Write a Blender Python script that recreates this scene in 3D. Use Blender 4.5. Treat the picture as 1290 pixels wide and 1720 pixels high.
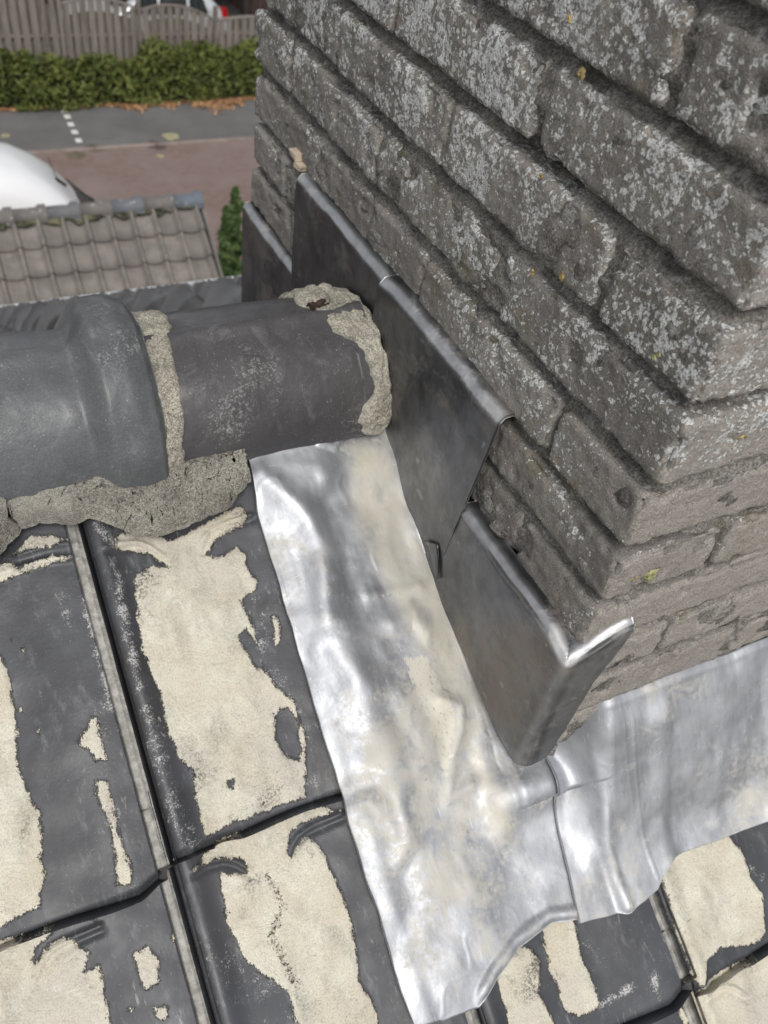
import bpy, math, random
import numpy as np
from mathutils import Matrix, Vector

random.seed(7)
scene = bpy.context.scene
for o in list(bpy.data.objects):
    bpy.data.objects.remove(o)

# ------------------------------------------------------------------ camera, sky, sun, exposure
CAM = Vector([-0.37535, -0.27108, 0.47544])
ROT = [[0.893981, -0.429799, 0.126768], [-0.225218, -0.675533, -0.702091], [0.387394, 0.599106, -0.700713]]          # rows: image right, image down, view direction
cam_data = bpy.data.cameras.new('camera')
cam = bpy.data.objects.new('camera', cam_data)
scene.collection.objects.link(cam)
m = Matrix(((ROT[0][0], -ROT[1][0], -ROT[2][0], CAM[0]),
            (ROT[0][1], -ROT[1][1], -ROT[2][1], CAM[1]),
            (ROT[0][2], -ROT[1][2], -ROT[2][2], CAM[2]),
            (0, 0, 0, 1)))
cam.matrix_world = m
cam_data.sensor_fit = 'VERTICAL'
cam_data.sensor_height = 36.0
cam_data.sensor_width = 27.0
cam_data.lens = 36.0 * 1480 / 1720
cam_data.clip_start = 0.02
cam_data.clip_end = 900
cam_data.dof.use_dof = True
cam_data.dof.focus_distance = 0.66
cam_data.dof.aperture_fstop = 11.0
scene.camera = cam

SUN_EL, SUN_AZ = math.radians(52), math.radians(198)      # azimuth clockwise from +Y
world = bpy.data.worlds.new('World')
scene.world = world
world.use_nodes = True
wt = world.node_tree
wt.nodes.clear()
wo = wt.nodes.new('ShaderNodeOutputWorld')
bg = wt.nodes.new('ShaderNodeBackground')
sky = wt.nodes.new('ShaderNodeTexSky')
sky.sky_type = 'NISHITA'
sky.sun_disc = False
sky.sun_elevation = SUN_EL
sky.sun_rotation = SUN_AZ
sky.air_density = 1.0
sky.dust_density = 3.0
sky.ozone_density = 1.0
hs = wt.nodes.new('ShaderNodeHueSaturation')
hs.inputs['Saturation'].default_value = 0.22
wt.links.new(sky.outputs[0], hs.inputs['Color'])
wt.links.new(hs.outputs[0], bg.inputs[0])
bg.inputs[1].default_value = 0.13
wt.links.new(bg.outputs[0], wo.inputs[0])

sd = bpy.data.lights.new('sun', 'SUN')
sd.energy = 1.2
sd.angle = math.radians(22)
sd.color = (1.0, 0.965, 0.92)
sun = bpy.data.objects.new('sun', sd)
scene.collection.objects.link(sun)
sdir = Vector((math.sin(SUN_AZ) * math.cos(SUN_EL), math.cos(SUN_AZ) * math.cos(SUN_EL), math.sin(SUN_EL)))
sun.rotation_euler = sdir.to_track_quat('Z', 'Y').to_euler()
sun.location = (0, 0, 30)

scene.view_settings.view_transform = 'Standard'
scene.view_settings.look = 'None'
scene.view_settings.gamma = 1.0
scene.view_settings.exposure = 0.28
scene.view_settings.use_curve_mapping = False

# ------------------------------------------------------------------ helpers
_rs = np.random.RandomState(3)
_tab = _rs.rand(32, 32, 32).astype(np.float64)

def vnoise(p):
    """value noise 0..1, p (N,3)"""
    i = np.floor(p).astype(int)
    f = p - i
    f = f * f * f * (f * (f * 6 - 15) + 10)
    a = i & 31
    b = (i + 1) & 31
    x0, y0, z0 = a[:, 0], a[:, 1], a[:, 2]
    x1, y1, z1 = b[:, 0], b[:, 1], b[:, 2]
    fx, fy, fz = f[:, 0], f[:, 1], f[:, 2]
    c00 = _tab[x0, y0, z0] * (1 - fx) + _tab[x1, y0, z0] * fx
    c10 = _tab[x0, y1, z0] * (1 - fx) + _tab[x1, y1, z0] * fx
    c01 = _tab[x0, y0, z1] * (1 - fx) + _tab[x1, y0, z1] * fx
    c11 = _tab[x0, y1, z1] * (1 - fx) + _tab[x1, y1, z1] * fx
    return (c00 * (1 - fy) + c10 * fy) * (1 - fz) + (c01 * (1 - fy) + c11 * fy) * fz

def fbm(p, scale, oct=3, rough=0.5, off=0.0):
    """-1..1"""
    r = 0; a = 1.0; t = 0
    q = p * scale + off
    for k in range(oct):
        r = r + a * (vnoise(q) * 2 - 1)
        t += a
        a *= rough
        q = q * 2.03 + 11.7
    return r / t * 1.6

def smooth(a, b, x):
    t = np.clip((x - a) / (b - a), 0, 1)
    return t * t * (3 - 2 * t)

def polydist(X, Y, pts):
    """distance to an open polyline"""
    d = np.full(X.shape, 1e9)
    for (ax, ay), (bx, by) in zip(pts[:-1], pts[1:]):
        ux, uy = bx - ax, by - ay
        t = np.clip(((X - ax) * ux + (Y - ay) * uy) / (ux * ux + uy * uy + 1e-12), 0, 1)
        d = np.minimum(d, np.hypot(X - ax - t * ux, Y - ay - t * uy))
    return d

def polysdf(X, Y, pts):
    """signed distance, positive inside"""
    d = polydist(X, Y, list(pts) + [pts[0]])
    ins = np.zeros(X.shape, bool)
    n = len(pts)
    for i in range(n):
        ax, ay = pts[i]; bx, by = pts[(i + 1) % n]
        if abs(ay - by) < 1e-12:
            continue
        c = ((ay > Y) != (by > Y)) & (X < (bx - ax) * (Y - ay) / (by - ay) + ax)
        ins ^= c
    return np.where(ins, d, -d)

def bump_line(X, Y, pts, w):
    return np.exp(-(polydist(X, Y, pts) / w) ** 2)

def link(name, mesh, mat=None, parent=None, loc=None, rot=None):
    o = bpy.data.objects.new(name, mesh)
    scene.collection.objects.link(o)
    if mat and mesh is not None and not mesh.materials:
        for mm in (mat if isinstance(mat, (list, tuple)) else [mat]):
            mesh.materials.append(mm)
    if parent: o.parent = parent
    if loc is not None: o.location = loc
    if rot is not None: o.rotation_euler = rot
    return o

def tag(o, label=None, cat=None, group=None, kind=None):
    if label: o['label'] = label
    if cat: o['category'] = cat
    if group: o['group'] = group
    if kind: o['kind'] = kind
    return o

def empty(name, loc=(0, 0, 0), rot=(0, 0, 0)):
    o = bpy.data.objects.new(name, None)
    scene.collection.objects.link(o)
    o.location = loc
    o.rotation_euler = rot
    o.empty_display_size = 0.05
    return o

def mesh_np(name, V, F, smooth_on=True, attrs=None, sharp_flat=False):
    """V (N,3), F (M,4) or (M,3)"""
    V = np.asarray(V, dtype=np.float32); F = np.asarray(F, dtype=np.int32)
    me = bpy.data.meshes.new(name)
    me.vertices.add(len(V))
    me.vertices.foreach_set('co', V.ravel())
    k = F.shape[1]
    me.loops.add(F.size)
    me.loops.foreach_set('vertex_index', F.ravel())
    me.polygons.add(len(F))
    me.polygons.foreach_set('loop_start', np.arange(0, F.size, k, dtype=np.int32))
    me.polygons.foreach_set('use_smooth', np.full(len(F), smooth_on))
    if attrs:
        for an, av in attrs.items():
            a = me.attributes.new(an, 'FLOAT', 'POINT')
            a.data.foreach_set('value', np.asarray(av, dtype=np.float32).ravel())
    me.update()
    me.validate()
    return me

def grid_faces(n, m_, flip=False, wrap=False):
    i = np.arange(n - 1)[:, None]; j = np.arange(m_ - 1)[None, :]
    a = i * m_ + j
    F = np.stack([a, a + m_, a + m_ + 1, a + 1], -1).reshape(-1, 4)
    if flip: F = F[:, ::-1]
    return F

def sheet(name, P, thick, smooth_on=True, attrs=None, flip=False, backdir=None, nobottom=False):
    """closed slab from grid P (n,m,3) with a given thickness along -normal"""
    n, m_ = P.shape[:2]
    du = np.gradient(P, axis=0); dv = np.gradient(P, axis=1)
    N = np.cross(du, dv)
    N /= np.linalg.norm(N, axis=2, keepdims=True) + 1e-12
    if flip: N = -N
    Q = P - N * thick if backdir is None else P + np.array(backdir) * thick
    V = np.concatenate([P.reshape(-1, 3), Q.reshape(-1, 3)])
    F = grid_faces(n, m_, flip)
    off = n * m_
    B = F[:, ::-1] + off
    # rim
    idx = np.arange(n * m_).reshape(n, m_)
    ring = np.concatenate([idx[:, 0], idx[-1, 1:], idx[-2::-1, -1], idx[0, -2:0:-1]])
    r2 = np.roll(ring, -1)
    R = np.stack([ring, ring + off, r2 + off, r2], -1)
    if not flip: R = R[:, ::-1]
    A = None
    if attrs:
        A = {k: np.concatenate([np.asarray(v).ravel()] * 2) for k, v in attrs.items()}
    if nobottom:
        keep = np.zeros(len(V), bool); keep[:off] = True; keep[ring + off] = True
        mp = np.cumsum(keep) - 1
        A2 = {k: v[keep] for k, v in A.items()} if A else None
        return mesh_np(name, V[keep], mp[np.concatenate([F, R])], smooth_on, A2)
    return mesh_np(name, V, np.concatenate([F, B, R]), smooth_on, A)

_latc = {}
def lattice(nx, ny, nz):
    key = (nx, ny, nz)
    if key in _latc: return _latc[key]
    I, J, K = np.meshgrid(np.arange(nx + 1), np.arange(ny + 1), np.arange(nz + 1), indexing='ij')
    surf = (I == 0) | (I == nx) | (J == 0) | (J == ny) | (K == 0) | (K == nz)
    idx = np.full(surf.shape, -1, int)
    idx[surf] = np.arange(surf.sum())
    pts = np.stack([I[surf] / nx, J[surf] / ny, K[surf] / nz], -1) * 2 - 1
    fs = []
    def q(a, flip):
        f = np.stack([a[:-1, :-1], a[1:, :-1], a[1:, 1:], a[:-1, 1:]], -1).reshape(-1, 4)
        fs.append(f[:, ::-1] if flip else f)
    q(idx[0], True); q(idx[nx], False)
    q(idx[:, 0], False); q(idx[:, ny], True)
    q(idx[:, :, 0], True); q(idx[:, :, nz], False)
    _latc[key] = (pts, np.concatenate(fs))
    return _latc[key]

def box_np(x0, x1, y0, y1, z0, z1):
    V = np.array([(x, y, z) for x in (x0, x1) for y in (y0, y1) for z in (z0, z1)], float)
    F = np.array([(0, 1, 3, 2), (4, 6, 7, 5), (0, 4, 5, 1), (2, 3, 7, 6), (0, 2, 6, 4), (1, 5, 7, 3)])
    return V, F

def merge(parts):
    V = []; F = []; o = 0
    for v, f in parts:
        V.append(v); F.append(np.asarray(f) + o); o += len(v)
    return np.concatenate(V), np.concatenate(F)

# ------------------------------------------------------------------ material helper
class M:
    def __init__(self, name, rough=0.6, metal=0.0, spec=0.5):
        self.m = bpy.data.materials.new(name)
        self.m.use_nodes = True
        self.t = self.m.node_tree
        self.t.nodes.clear()
        self.out = self.t.nodes.new('ShaderNodeOutputMaterial')
        self.b = self.t.nodes.new('ShaderNodeBsdfPrincipled')
        self.b.inputs['Roughness'].default_value = rough
        self.b.inputs['Metallic'].default_value = metal
        self.b.inputs['Specular IOR Level'].default_value = spec
        self.t.links.new(self.b.outputs[0], self.out.inputs[0])
        self._pos = None
    def n(self, t, **kw):
        nd = self.t.nodes.new(t)
        for k, v in kw.items():
            setattr(nd, k, v)
        return nd
    def set(self, sock, v):
        if isinstance(v, bpy.types.NodeSocket): self.t.links.new(v, sock)
        elif v is not None:
            if isinstance(v, (tuple, list)) and len(v) == 3 and sock.type == 'RGBA': v = (*v, 1)
            sock.default_value = v
    def pos(self):
        if self._pos is None:
            self._pos = self.n('ShaderNodeNewGeometry').outputs['Position']
        return self._pos
    def objco(self):
        return self.n('ShaderNodeTexCoord').outputs['Object']
    def rnd(self):
        return self.n('ShaderNodeObjectInfo').outputs['Random']
    def attr(self, name):
        return self.n('ShaderNodeAttribute', attribute_name=name).outputs['Fac']
    def sc(self, vec, s, off=(0, 0, 0)):
        nd = self.n('ShaderNodeMapping')
        self.set(nd.inputs[0], vec)
        nd.inputs['Scale'].default_value = s
        nd.inputs['Location'].default_value = off
        return nd.outputs[0]
    def noise(self, scale, detail=3, rough=0.55, vec=None, dist=0.0, col=False):
        nd = self.n('ShaderNodeTexNoise')
        self.set(nd.inputs['Vector'], vec if vec is not None else self.pos())
        nd.inputs['Scale'].default_value = scale
        nd.inputs['Detail'].default_value = detail
        nd.inputs['Roughness'].default_value = rough
        nd.inputs['Distortion'].default_value = dist
        return nd.outputs['Color' if col else 'Fac']
    def voro(self, scale, vec=None, feat='F1', out='Distance', rand=1.0):
        nd = self.n('ShaderNodeTexVoronoi', feature=feat)
        self.set(nd.inputs['Vector'], vec if vec is not None else self.pos())
        nd.inputs['Scale'].default_value = scale
        nd.inputs['Randomness'].default_value = rand
        return nd.outputs[out]
    def mr(self, v, a, b, c=0.0, d=1.0, sm=True):
        nd = self.n('ShaderNodeMapRange', interpolation_type='SMOOTHSTEP' if sm else 'LINEAR')
        self.set(nd.inputs[0], v)
        for i, x in enumerate((a, b, c, d)): self.set(nd.inputs[i + 1], x)
        return nd.outputs[0]
    def math(self, op, a, b=None, c=None):
        nd = self.n('ShaderNodeMath', operation=op)
        self.set(nd.inputs[0], a)
        if b is not None: self.set(nd.inputs[1], b)
        if c is not None: self.set(nd.inputs[2], c)
        return nd.outputs[0]
    def mix(self, f, a, b, mode='MIX'):
        nd = self.n('ShaderNodeMix', data_type='RGBA', blend_type=mode)
        self.set(nd.inputs[0], f)
        self.set(nd.inputs[6], a); self.set(nd.inputs[7], b)
        return nd.outputs[2]
    def mixf(self, f, a, b):
        nd = self.n('ShaderNodeMix', data_type='FLOAT')
        self.set(nd.inputs[0], f); self.set(nd.inputs[2], a); self.set(nd.inputs[3], b)
        return nd.outputs[0]
    def sep(self, v, i):
        nd = self.n('ShaderNodeSeparateXYZ'); self.set(nd.inputs[0], v)
        return nd.outputs[i]
    def bump(self, h, dist, strength=1.0, prev=None):
        nd = self.n('ShaderNodeBump')
        nd.inputs['Strength'].default_value = strength
        nd.inputs['Distance'].default_value = dist
        self.set(nd.inputs['Height'], h)
        if prev is not None: self.set(nd.inputs['Normal'], prev)
        self.set(self.b.inputs['Normal'], nd.outputs[0])
        return nd.outputs[0]
    def color(self, v): self.set(self.b.inputs['Base Color'], v)
    def rough(self, v): self.set(self.b.inputs['Roughness'], v)
    def metal(self, v): self.set(self.b.inputs['Metallic'], v)

def simple(name, col, rough=0.6, metal=0.0, var=0.15, scale=3.0, bump=0.0, bscale=40, spec=0.5):
    s = M(name, rough, metal, spec)
    n1 = s.noise(scale, 4)
    c2 = tuple(max(0, c * (1 - var * 2)) for c in col)
    c3 = tuple(min(1, c * (1 + var)) for c in col)
    s.color(s.mix(s.mr(n1, 0.3, 0.7), c2, c3))
    if bump: s.bump(s.noise(bscale, 4), bump)
    return s.m

# ---- weathered brick
def make_brick_mat():
    s = M('weathered_brick', 0.9, spec=0.25)
    r = s.rnd()
    base = s.mix(s.mr(r, 0, 1), (0.185, 0.176, 0.163), (0.255, 0.241, 0.221))
    big = s.noise(9, 4, 0.6)
    base = s.mix(s.mr(big, 0.38, 0.66), base, (0.285, 0.270, 0.250))
    # greenish brown algae
    base = s.mix(s.math('MULTIPLY', s.mr(s.noise(13, 4, 0.6, dist=0.6), 0.55, 0.72), 0.55), base, (0.150, 0.132, 0.075))
    # dark grime
    base = s.mix(s.math('MULTIPLY', s.mr(s.noise(26, 5, 0.65), 0.5, 0.72), 0.45), base, (0.11, 0.104, 0.095))
    # fine sandy grain
    g = s.noise(900, 2, 0.7)
    base = s.mix(s.mr(g, 0.3, 0.75), s.mix(1.0, base, (0.62, 0.60, 0.58), 'MULTIPLY'), s.mix(1.0, base, (1.28, 1.26, 1.24), 'MULTIPLY'))
    # the front face is sandier and paler
    fr = s.mr(s.sep(s.n('ShaderNodeNewGeometry').outputs['True Normal'], 1), -0.5, -0.8)
    base = s.mix(s.math('MULTIPLY', fr, 0.6), base, s.mix(s.mr(s.noise(700, 3, 0.75), 0.38, 0.62), (0.235, 0.215, 0.192), (0.47, 0.435, 0.39)))
    # lichen crusts : small crumbly clumps grouped in colonies
    warp = s.n('ShaderNodeVectorMath', operation='MULTIPLY_ADD')
    s.set(warp.inputs[0], s.noise(170, 2, col=True)); warp.inputs[1].default_value = (0.006, 0.006, 0.006); s.set(warp.inputs[2], s.pos())
    wv = warp.outputs[0]
    clump = s.voro(200, wv)                     # 0 at clump centres
    fine = s.noise(420, 3, 0.75)
    col = s.noise(17, 3, 0.55)
    col2 = s.noise(60, 3, 0.6)
    z = s.sep(s.pos(), 2)
    zdens = s.math('ADD', s.mr(z, -0.12, 0.24, -0.30, 0.085), s.math('MULTIPLY', s.math('SUBTRACT', s.noise(6, 2, 0.5), 0.5), 0.30))
    dens = s.math('ADD', s.math('ADD', s.math('MULTIPLY', col, 0.85), s.math('MULTIPLY', col2, 0.80)), zdens)
    dens = s.math('SUBTRACT', dens, s.math('MULTIPLY', fr, s.mr(z, 0.0, 0.2, 0.16, 0.03)))
    lv = s.math('SUBTRACT', s.math('ADD', dens, s.math('MULTIPLY', fine, 0.95)), s.math('MULTIPLY', clump, 0.55))
    lv = s.math('SUBTRACT', lv, s.math('ADD', 0.01, s.math('MULTIPLY', s.voro(330), 0.24)))
    lm = s.mr(lv, 0.985, 1.012)
    crumb = s.noise(560, 3, 0.7)
    lc = s.mix(s.mr(crumb, 0.36, 0.56), (0.30, 0.30, 0.285), (0.74, 0.745, 0.73))
    base = s.mix(s.math('MULTIPLY', lm, 0.97), base, lc)
    # faint grey bloom
    bl = s.mr(s.noise(60, 5, 0.7), 0.5, 0.75)
    base = s.mix(s.math('MULTIPLY', bl, 0.14), base, (0.42, 0.42, 0.41))
    s.color(base)
    h = s.math('ADD', s.math('MULTIPLY', s.noise(260, 4, 0.65), 0.55), s.math('MULTIPLY', s.math('MULTIPLY', lm, s.math('ADD', crumb, 0.6)), 0.75))
    h = s.math('ADD', h, s.math('MULTIPLY', g, 0.22))
    s.bump(h, 0.0032, 1.0)
    return s.m

def make_mortar_mat():
    s = M('old_lime_mortar', 0.95, spec=0.15)
    base = s.mix(s.mr(s.noise(24, 5, 0.65), 0.35, 0.65), (0.17, 0.160, 0.146), (0.32, 0.305, 0.28))
    base = s.mix(s.mr(s.noise(500, 3, 0.7), 0.35, 0.7), s.mix(1, base, (0.5, 0.5, 0.5), 'MULTIPLY'), s.mix(1, base, (1.35, 1.33, 1.3), 'MULTIPLY'))
    base = s.mix(s.math('MULTIPLY', s.mr(s.noise(17, 4), 0.58, 0.72), 0.5), base, (0.12, 0.115, 0.045))
    base = s.mix(s.math('MULTIPLY', s.mr(s.noise(75, 4, 0.7), 0.56, 0.68), 0.7), base, (0.45, 0.45, 0.43))
    s.color(base)
    s.bump(s.math('ADD', s.noise(220, 5, 0.7), s.math('MULTIPLY', s.noise(800, 2), 0.4)), 0.004, 1.0)
    return s.m

def make_cement_mat(name, c1, c2, stain=(0.09, 0.085, 0.07)):
    s = M(name, 0.95, spec=0.15)
    base = s.mix(s.mr(s.noise(20, 5, 0.6), 0.3, 0.7), c1, c2)
    sand = s.voro(1000, out='Color')
    sv = s.sep(sand, 0)
    base = s.mix(s.mr(sv, 0.0, 1.0, sm=False), s.mix(1, base, (0.5, 0.5, 0.5), 'MULTIPLY'), s.mix(1, base, (1.4, 1.38, 1.32), 'MULTIPLY'))
    base = s.mix(s.math('MULTIPLY', s.mr(s.noise(38, 5, 0.7), 0.52, 0.70), 0.55), base, stain)
    base = s.mix(s.math('MULTIPLY', s.mr(s.noise(12, 3, 0.6), 0.5, 0.65), 0.4), base, tuple(x * 1.25 for x in c2))
    pit = s.mr(s.voro(260), 0.03, 0.10)
    base = s.mix(s.math('MULTIPLY', s.math('SUBTRACT', 1.0, pit), 0.4), base, (0.08, 0.075, 0.065))
    s.color(base)
    h = s.math('ADD', s.math('MULTIPLY', s.voro(900), 0.5), s.math('ADD', s.noise(160, 5, 0.7), s.math('MULTIPLY', pit, 0.5)))
    s.bump(h, 0.0020, 0.9)
    return s.m

# ---- lead
def make_lead(name, c_lo, c_hi, r0, r1, oxide, ox_amt, dirt_amt=0.3, streak=(60, 8, 8), metal=1.0):
    s = M(name, 0.4, 1.0)
    p = s.pos()
    n1 = s.noise(16, 4, 0.55, dist=0.4)
    n2 = s.noise(5.5, 3)
    st = s.noise(1.0, 4, 0.6, vec=s.sc(p, streak))
    base = s.mix(s.mr(n1, 0.3, 0.7), c_lo, c_hi)
    base = s.mix(s.math('MULTIPLY', s.mr(st, 0.45, 0.7), 0.35), base, tuple(x * 0.62 for x in c_lo))
    # chalky oxide film, patchy with scuffed edges
    ox = s.math('ADD', s.math('MULTIPLY', n2, 0.6), s.math('ADD', s.math('MULTIPLY', s.noise(45, 5, 0.7, dist=0.8), 0.35), s.math('MULTIPLY', s.noise(260, 3, 0.7), 0.18)))
    om = s.math('MULTIPLY', s.mr(ox, 0.56, 0.68), ox_amt)
    base = s.mix(om, base, oxide)
    # rubbed marks and grey smudges along the dressing direction
    sg = s.mr(s.noise(1.0, 5, 0.72, vec=s.sc(p, (90, 40, 40))), 0.50, 0.68)
    base = s.mix(s.math('MULTIPLY', sg, 0.35), base, tuple(x * 0.66 for x in c_lo))
    sw = s.mr(s.noise(1.0, 5, 0.75, vec=s.sc(p, (150, 60, 60), (3, 1, 2))), 0.60, 0.70)
    base = s.mix(s.math('MULTIPLY', sw, 0.5), base, tuple(min(1, x * 1.28) for x in c_hi))
    # small scratches
    def scratch(rot, sc_, th):
        mp = s.n('ShaderNodeMapping'); s.set(mp.inputs[0], p); mp.inputs['Rotation'].default_value = rot; mp.inputs['Scale'].default_value = sc_
        return s.mr(s.noise(1.0, 2, 0.5, vec=mp.outputs[0]), th, th + 0.03)
    sc1 = scratch((0.3, 0.2, 0.6), (900, 35, 60), 0.70)
    sc2 = scratch((0.1, 0.7, -0.5), (50, 800, 40), 0.71)
    scr = s.math('MAXIMUM', sc1, sc2)
    base = s.mix(s.math('MULTIPLY', scr, 0.5), base, tuple(min(1, x * 1.25 + .05) for x in c_hi))
    dm = s.math('MULTIPLY', s.mr(s.noise(140, 4, 0.7), 0.66, 0.74), s.mr(n2, 0.45, 0.6))
    base = s.mix(s.math('MULTIPLY', dm, dirt_amt), base, (0.10, 0.10, 0.10))
    warm = s.attr('warm')
    wm = s.math('MULTIPLY', warm, s.mr(s.noise(30, 4, 0.6, dist=0.4), 0.25, 0.6, 0.30, 0.80))
    base = s.mix(wm, base, (0.57, 0.535, 0.44))
    scuff = s.attr('scuff')
    sm_ = s.mr(s.math('ADD', scuff, s.math('MULTIPLY', s.math('SUBTRACT', s.noise(1.0, 5, 0.75, vec=s.sc(p, (420, 130, 130))), 0.5), 2.2)), 0.45, 0.6)
    sm_ = s.math('MULTIPLY', sm_, s.mr(scuff, 0.02, 0.2))
    base = s.mix(s.math('MULTIPLY', sm_, 0.8), base, (0.60, 0.57, 0.48))
    fleck = s.math('MULTIPLY', s.mr(s.noise(1.0, 3, 0.7, vec=s.sc(p, (500, 200, 200))), 0.60, 0.66), s.mr(scuff, 0.1, 0.5))
    base = s.mix(s.math('MULTIPLY', fleck, 0.5), base, (0.12, 0.12, 0.12))
    om = s.math('MAXIMUM', om, s.math('MULTIPLY', s.math('MAXIMUM', wm, sm_), 0.8))
    rim = s.attr('rim')
    rimn = s.math('MULTIPLY', rim, s.mr(s.noise(1.0, 3, 0.6, vec=s.sc(p, (60, 90, 60))), 0.3, 0.65, 0.70, 0.95))
    base = s.mix(rimn, base, (0.54, 0.54, 0.54))
    s.color(base)
    s.metal(s.mixf(om, metal, 0.35))
    rg = s.math('ADD', s.mr(s.noise(30, 5, 0.65, dist=0.4), 0.3, 0.7, r0, r1), s.math('MULTIPLY', om, 0.22))
    s.rough(s.math('SUBTRACT', rg, s.math('MULTIPLY', scr, 0.12)))
    h = s.math('ADD', s.math('MULTIPLY', s.noise(26, 3, 0.5, dist=0.3), 1.5), s.math('ADD', s.math('MULTIPLY', s.noise(380, 3, 0.65), 0.14), s.math('MULTIPLY', scr, -0.08)))
    s.bump(h, 0.0019, 0.5)
    return s.m

# ---- glazed concrete roof tile with mortar smears (distance fields stored on the mesh)
def make_tile_mat():
    s = M('anthracite_roof_tile', 0.42, spec=0.45)
    p = s.pos()
    r = s.rnd()
    base = s.mix(s.mr(r, 0, 1), (0.034, 0.036, 0.041), (0.047, 0.048, 0.054))
    base = s.mix(s.mr(s.noise(14, 4, 0.6), 0.35, 0.7), base, (0.064, 0.067, 0.076))
    base = s.mix(s.math('MULTIPLY', s.mr(s.noise(7, 4, 0.6, dist=0.5), 0.5, 0.72), 0.5), base, (0.046, 0.037, 0.032))
    # white specks and rubbed bloom
    sp = s.mr(s.noise(700, 2, 0.6), 0.70, 0.76)
    bloom = s.mr(s.noise(1.0, 6, 0.72, vec=s.sc(p, (60, 22, 22))), 0.54, 0.74)
    base = s.mix(s.math('MULTIPLY', bloom, 0.24), base, (0.36, 0.37, 0.38))
    scf = s.math('MULTIPLY', s.mr(s.noise(1.0, 4, 0.7, vec=s.sc(p, (260, 60, 60))), 0.58, 0.70), s.mr(s.noise(9, 3), 0.48, 0.62))
    base = s.mix(s.math('MULTIPLY', scf, 0.40), base, (0.42, 0.42, 0.41))
    base = s.mix(s.math('MULTIPLY', sp, 0.55), base, (0.5, 0.5, 0.48))
    # powder dust along edges
    dust = s.attr('dust')
    dn = s.math('ADD', s.math('MULTIPLY', s.noise(640, 3, 0.8), 0.6), s.math('MULTIPLY', s.noise(90, 3, 0.6), 0.4))
    dm = s.mr(s.math('ADD', s.math('MULTIPLY', dust, 0.22), dn), 0.66, 0.78)
    base = s.mix(s.math('MULTIPLY', dm, s.mr(dust, 0.05, 0.6, 0.0, 0.8)), base, (0.56, 0.555, 0.53))
    # channel with grey cementy dirt
    ch = s.attr('channel')
    base = s.mix(s.math('MULTIPLY', ch, 0.9), base, s.mix(s.mr(s.noise(120, 5, 0.7), 0.35, 0.7), (0.22, 0.21, 0.19), (0.46, 0.45, 0.41)))
    # mortar smear
    sd_ = s.attr('smear')
    edge = s.math('ADD', s.math('MULTIPLY', s.math('SUBTRACT', s.noise(1.0, 5, 0.75, vec=s.sc(p, (150, 70, 70))), 0.5), 0.014),
                  s.math('MULTIPLY', s.math('SUBTRACT', s.noise(700, 2, 0.7), 0.5), 0.006))
    v = s.math('ADD', sd_, edge)
    mm = s.mr(v, -0.0006, 0.0012)
    halo_ = s.math('MULTIPLY', s.mr(sd_, -0.011, 0.0, 0.0, 1.0), s.mr(s.math('ADD', s.noise(620, 3, 0.8), s.math('MULTIPLY', s.noise(60, 3), 0.35)), 0.66, 0.76))
    mm0 = mm
    # worn-through holes and speckle
    thin = s.math('MULTIPLY', s.mr(s.noise(26, 4, 0.6), 0.55, 0.70), s.mr(s.noise(520, 3, 0.75), 0.44, 0.55))
    hole = s.math('MULTIPLY', thin, s.mr(sd_, 0.022, 0.006, 0.25, 1.0))
    mm = s.math('MULTIPLY', mm, s.math('SUBTRACT', 1.0, s.math('MULTIPLY', hole, 0.9)))
    mc = s.mix(s.mr(s.noise(22, 4, 0.6), 0.32, 0.68), (0.575, 0.525, 0.42), (0.655, 0.63, 0.53))
    mc = s.mix(s.mr(s.noise(9, 3), 0.5, 0.66), mc, (0.56, 0.52, 0.45))
    mc = s.mix(s.math('MULTIPLY', s.mr(s.noise(48, 5, 0.7, dist=1.2), 0.50, 0.72), 0.5), mc, (0.50, 0.46, 0.385))
    mc = s.mix(s.math('MULTIPLY', s.mr(s.noise(30, 5, 0.7, dist=0.8), 0.58, 0.68), 0.6), mc, (0.74, 0.71, 0.63))
    mc = s.mix(s.mr(s.noise(800, 2, 0.7), 0.30, 0.6), s.mix(1, mc, (0.78, 0.77, 0.75), 'MULTIPLY'), mc)
    grit = s.math('MULTIPLY', s.mr(s.noise(420, 3, 0.75), 0.60, 0.66), s.mr(s.noise(15, 3), 0.45, 0.66))
    mc = s.mix(s.math('MULTIPLY', grit, 0.7), mc, (0.16, 0.145, 0.12))
    dirt = s.attr('dirt')
    dd = s.mr(s.math('ADD', s.math('MULTIPLY', dirt, 0.75), s.math('MULTIPLY', s.math('SUBTRACT', s.noise(350, 4, 0.8), 0.5), 2.6)), 0.62, 0.85)
    mc = s.mix(dd, mc, s.mix(s.mr(s.noise(600, 2), .4, .6), (0.06, 0.052, 0.042), (0.25, 0.22, 0.18)))
    film = s.math('MULTIPLY', s.mr(s.noise(1.0, 4, 0.62, vec=s.sc(p, (34, 15, 15))), 0.46, 0.68), s.mr(s.noise(480, 3, 0.75), 0.36, 0.62, 0.35, 1.0))
    base = s.mix(s.math('MULTIPLY', mm, s.math('SUBTRACT', 1.0, s.math('MULTIPLY', film, 0.30))), base, mc)
    s.color(base)
    rg = s.mr(s.noise(30, 4), 0.3, 0.7, 0.40, 0.56)
    rg = s.mixf(s.math('MULTIPLY', dm, 0.6), rg, 0.8)
    s.rough(s.mixf(mm0, rg, 0.93))
    s.set(s.b.inputs['Specular IOR Level'], s.mixf(mm0, 0.45, 0.12))
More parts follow.
